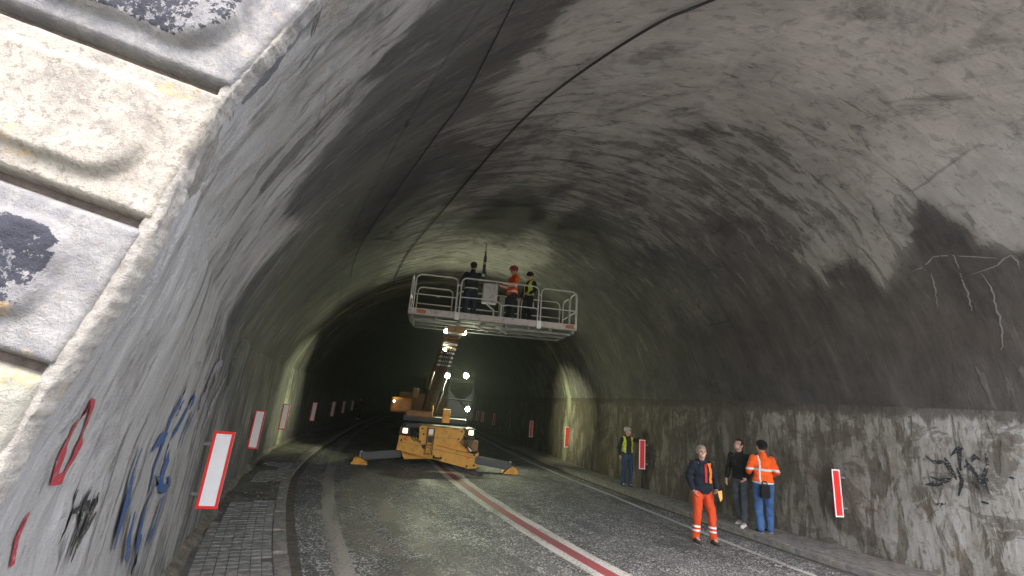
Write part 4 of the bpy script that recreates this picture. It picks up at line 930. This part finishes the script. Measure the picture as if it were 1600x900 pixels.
pp = MB().prism([(.15, -.26, .96), (.25, -.24, .98), (.26, -.24, .84), (.20, -.26, .78)], (0, -.006, 0)); o = pp.build('paper', cloth_mat('orange paper', (.75, .35, .10), (), var=.1)); o.location = (4.07, 9.25, 0); o.rotation_euler = (0, 0, math.radians(8)); tag(o, 'small orange and white paper in the hand of the man in orange trousers', 'paper')
# far man in the open yellow vest, leaning on a marker board
person((4.12, 14.75, .10), math.radians(12), 'man in an open yellow vest and pale cap leaning towards a red board', 1.76,
       legs=((.11, 0), (-.12, .03)), armL=((.34, .02, 1.40), (.46, -.02, 1.53), (.6, .1, .1)), armR=((-.27, .04, 1.18), (-.28, -.06, .95), (0, -.1, -1)), look=(.35, -1, .22), hair='hair_grey',
       jacket=cloth_mat('dark fleece', (.028, .024, .022), ()), jlen=.90, trousers=cloth_mat('blue jeans', (.035, .055, .11)), shoes=cloth_mat('grey shoe', (.07, .07, .065)),
       vest=(cloth_mat('yellow vest cloth', hv, ((2, 1.10, 1.13, silver),), var=.25), lambda c: abs(c.x) > .095 and .96 < c.z < 1.50), hat=cloth_mat('pale cap cloth', (.45, .44, .42)), hatkind='cap')
# pair on the walkway
person((5.50, 10.55, .10), math.radians(-52), 'man in a black jacket and white trainers on the walkway, looking up', 1.80,
       legs=((.11, -.10), (-.10, .14)), armL=((.24, .05, 1.18), (.20, -.14, 1.0), (-.3, -.6, -.5)), armR=((-.26, .03, 1.17), (-.25, -.10, .95), (0, -.3, -1)), look=(-.1, -1, .42), hair='hair_dark',
       jacket=cloth_mat('black jacket cloth', (.012, .012, .013)), jlen=.88, trousers=cloth_mat('grey jeans', (.070, .078, .082)), shoes=cloth_mat('white trainer', (.62, .60, .57), (), .7, .1), sole=cloth_mat('white sole', (.6, .6, .58)), bulk=1.0)
person((5.72, 10.02, .10), math.radians(172), 'man seen from behind in an orange jacket, blue jeans and dark beanie', 1.82,
       legs=((.12, .04), (-.11, -.08)), armL=((.27, -.02, 1.19), (.20, -.20, 1.12), (-.3, -.8, .2)), armR=((-.28, -.02, 1.19), (-.22, -.18, 1.10), (.3, -.8, .2)), look=(.15, -1, .30), hair='hair_dark',
       jacket=cloth_mat('orange jacket with black hem', hor, ((2, .66, .99, (.012, .012, .013)), (2, .955, .985, silver), (2, 1.20, 1.245, silver), (0, .085, .115, silver)), var=.3), jlen=.86,
       trousers=cloth_mat('bright blue jeans', (.05, .115, .26)), shoes=cloth_mat('black trainer', (.015, .015, .02)), sole=cloth_mat('white sole', (.6, .6, .58)), hat=cloth_mat('black beanie', (.012, .012, .012)), hatkind='beanie', bulk=1.1)
bag = MB().box((0, 0, 0), (.20, .09, .26), bev=.035); bag.tube([(-.07, 0, .12), (-.04, 0, .19), (.04, 0, .19), (.07, 0, .12)], .012, 6); o = bag.build('shoulder_bag', cloth_mat('black bag', (.012, .012, .013))); o.location = (5.63, 9.82, .94); o.rotation_euler = (0, 0, .1); tag(o, 'black bag hanging at the hip of the man in the orange jacket', 'bag')
# three on the platform
person((-1.18, 12.45, FZ - .04), math.radians(178), 'worker in dark clothes on the platform, seen from behind, drilling overhead', 1.80,
       legs=((.13, 0), (-.12, 0)), armL=((.30, .0, 1.22), (.18, -.20, 1.28), (-.4, -.7, .3)), armR=((-.33, -.05, 1.42), (-.30, -.16, 1.66), (0, -.2, 1)), look=(-.1, -1, .35),
       jacket=cloth_mat('dark work jacket with reflective stripe', (.022, .028, .036), ((2, .98, 1.015, silver),)), jlen=.84, trousers=cloth_mat('navy work trousers', (.018, .028, .055)), shoes=cloth_mat('black boot', (.015, .015, .015)), hat=cloth_mat('black cap', (.012, .012, .013)), hatkind='cap', bulk=1.15)
dr = MB(); dz = FZ
dr.cyl((-.86, 12.28, dz + 1.35), (-.86, 12.28, dz + 1.95), .045, n=12); dr.cyl((-.86, 12.28, dz + 1.95), (-.87, 12.30, dz + 2.12), .03, .02, 10); dr.box((-.86, 12.26, dz + 1.42), (.10, .22, .10), bev=.02)
o = dr.build('hammer_drill', M['dark']); tag(o, 'dark hammer drill held upright against the vault', 'hammer drill')
MB().cyl((-.87, 12.30, dz + 2.10), (-.87, 12.30, dz + 2.38), .016, n=8).build('drill_bit', M['steel'], o); MB().box((-.86, 12.22, dz + 1.72), (.08, .03, .06)).build('grip_band', M['orange'], o)
person((.02, 12.55, FZ - .01), math.radians(-62), 'worker in an orange jacket and red helmet on the platform, head bent', 1.80,
       legs=((.12, 0), (-.12, .02)), armL=((.24, -.05, 1.20), (.14, -.26, 1.18), (-.4, -.8, 0)), armR=((-.25, -.04, 1.20), (-.14, -.26, 1.16), (.4, -.8, 0)), look=(0, -1, -.35),
       jacket=orange_j, jlen=.84, trousers=cloth_mat('dark blue trousers', (.014, .018, .034)), shoes=cloth_mat('black boot', (.015, .015, .015)), hat=paint_mat('red helmet shell', (.30, .015, .02), .35, .1), hatkind='helmet', bulk=1.12)
person((.52, 12.80, FZ + .0), math.radians(-48), 'worker in a yellow vest over black clothes at the right of the platform', 1.74,
       legs=((.11, 0), (-.11, 0)), armL=((.26, .0, 1.18), (.20, -.18, 1.05), (-.3, -.8, -.3)), armR=((-.26, .02, 1.17), (-.24, -.10, .98), (0, -.4, -.9)), look=(-.1, -1, -.25),
       jacket=cloth_mat('black fleece', (.012, .013, .014)), jlen=.86, trousers=cloth_mat('dark trousers', (.014, .018, .028)), shoes=cloth_mat('black boot', (.015, .015, .015)), vest=(cloth_mat('green yellow vest', hv, ((2, 1.13, 1.16, silver),), var=.25), lambda c: not (c.y < -.02 and abs(c.x) < .07) and .90 < c.z < 1.50), hat=cloth_mat('black cap', (.012, .012, .013)), hatkind='beanie')
person(tuple(T(33.5, -4.95, .10)), math.radians(5), 'distant person in dark clothes with reflective ankle bands deep in the tunnel', 1.75,
       legs=((.10, -.05), (-.10, .12)), jacket=cloth_mat('dark red jacket', (.05, .015, .018)), trousers=cloth_mat('black trousers', (.012, .012, .014), ((2, .12, .17, silver),)), shoes=cloth_mat('black boot', (.015, .015, .015)), fine=False)

# ------------------------------------------------------------------ damp, slightly dusty air
hb = MB().box((0, 0, 6.0), (540, 540, 14.2)); hz = hb.build('haze', None); hz['kind'] = 'stuff'
hm = bpy.data.materials.new('haze'); hm.use_nodes = True; hn = hm.node_tree; hn.nodes.remove(hn.nodes['Principled BSDF'])
pv = hn.nodes.new('ShaderNodeVolumePrincipled'); pv.inputs['Density'].default_value = .0013; pv.inputs['Anisotropy'].default_value = .55; pv.inputs['Color'].default_value = (.85, .92, .86, 1)
hn.links.new(pv.outputs[0], hn.nodes['Material Output'].inputs['Volume']); hz.data.materials.append(hm)
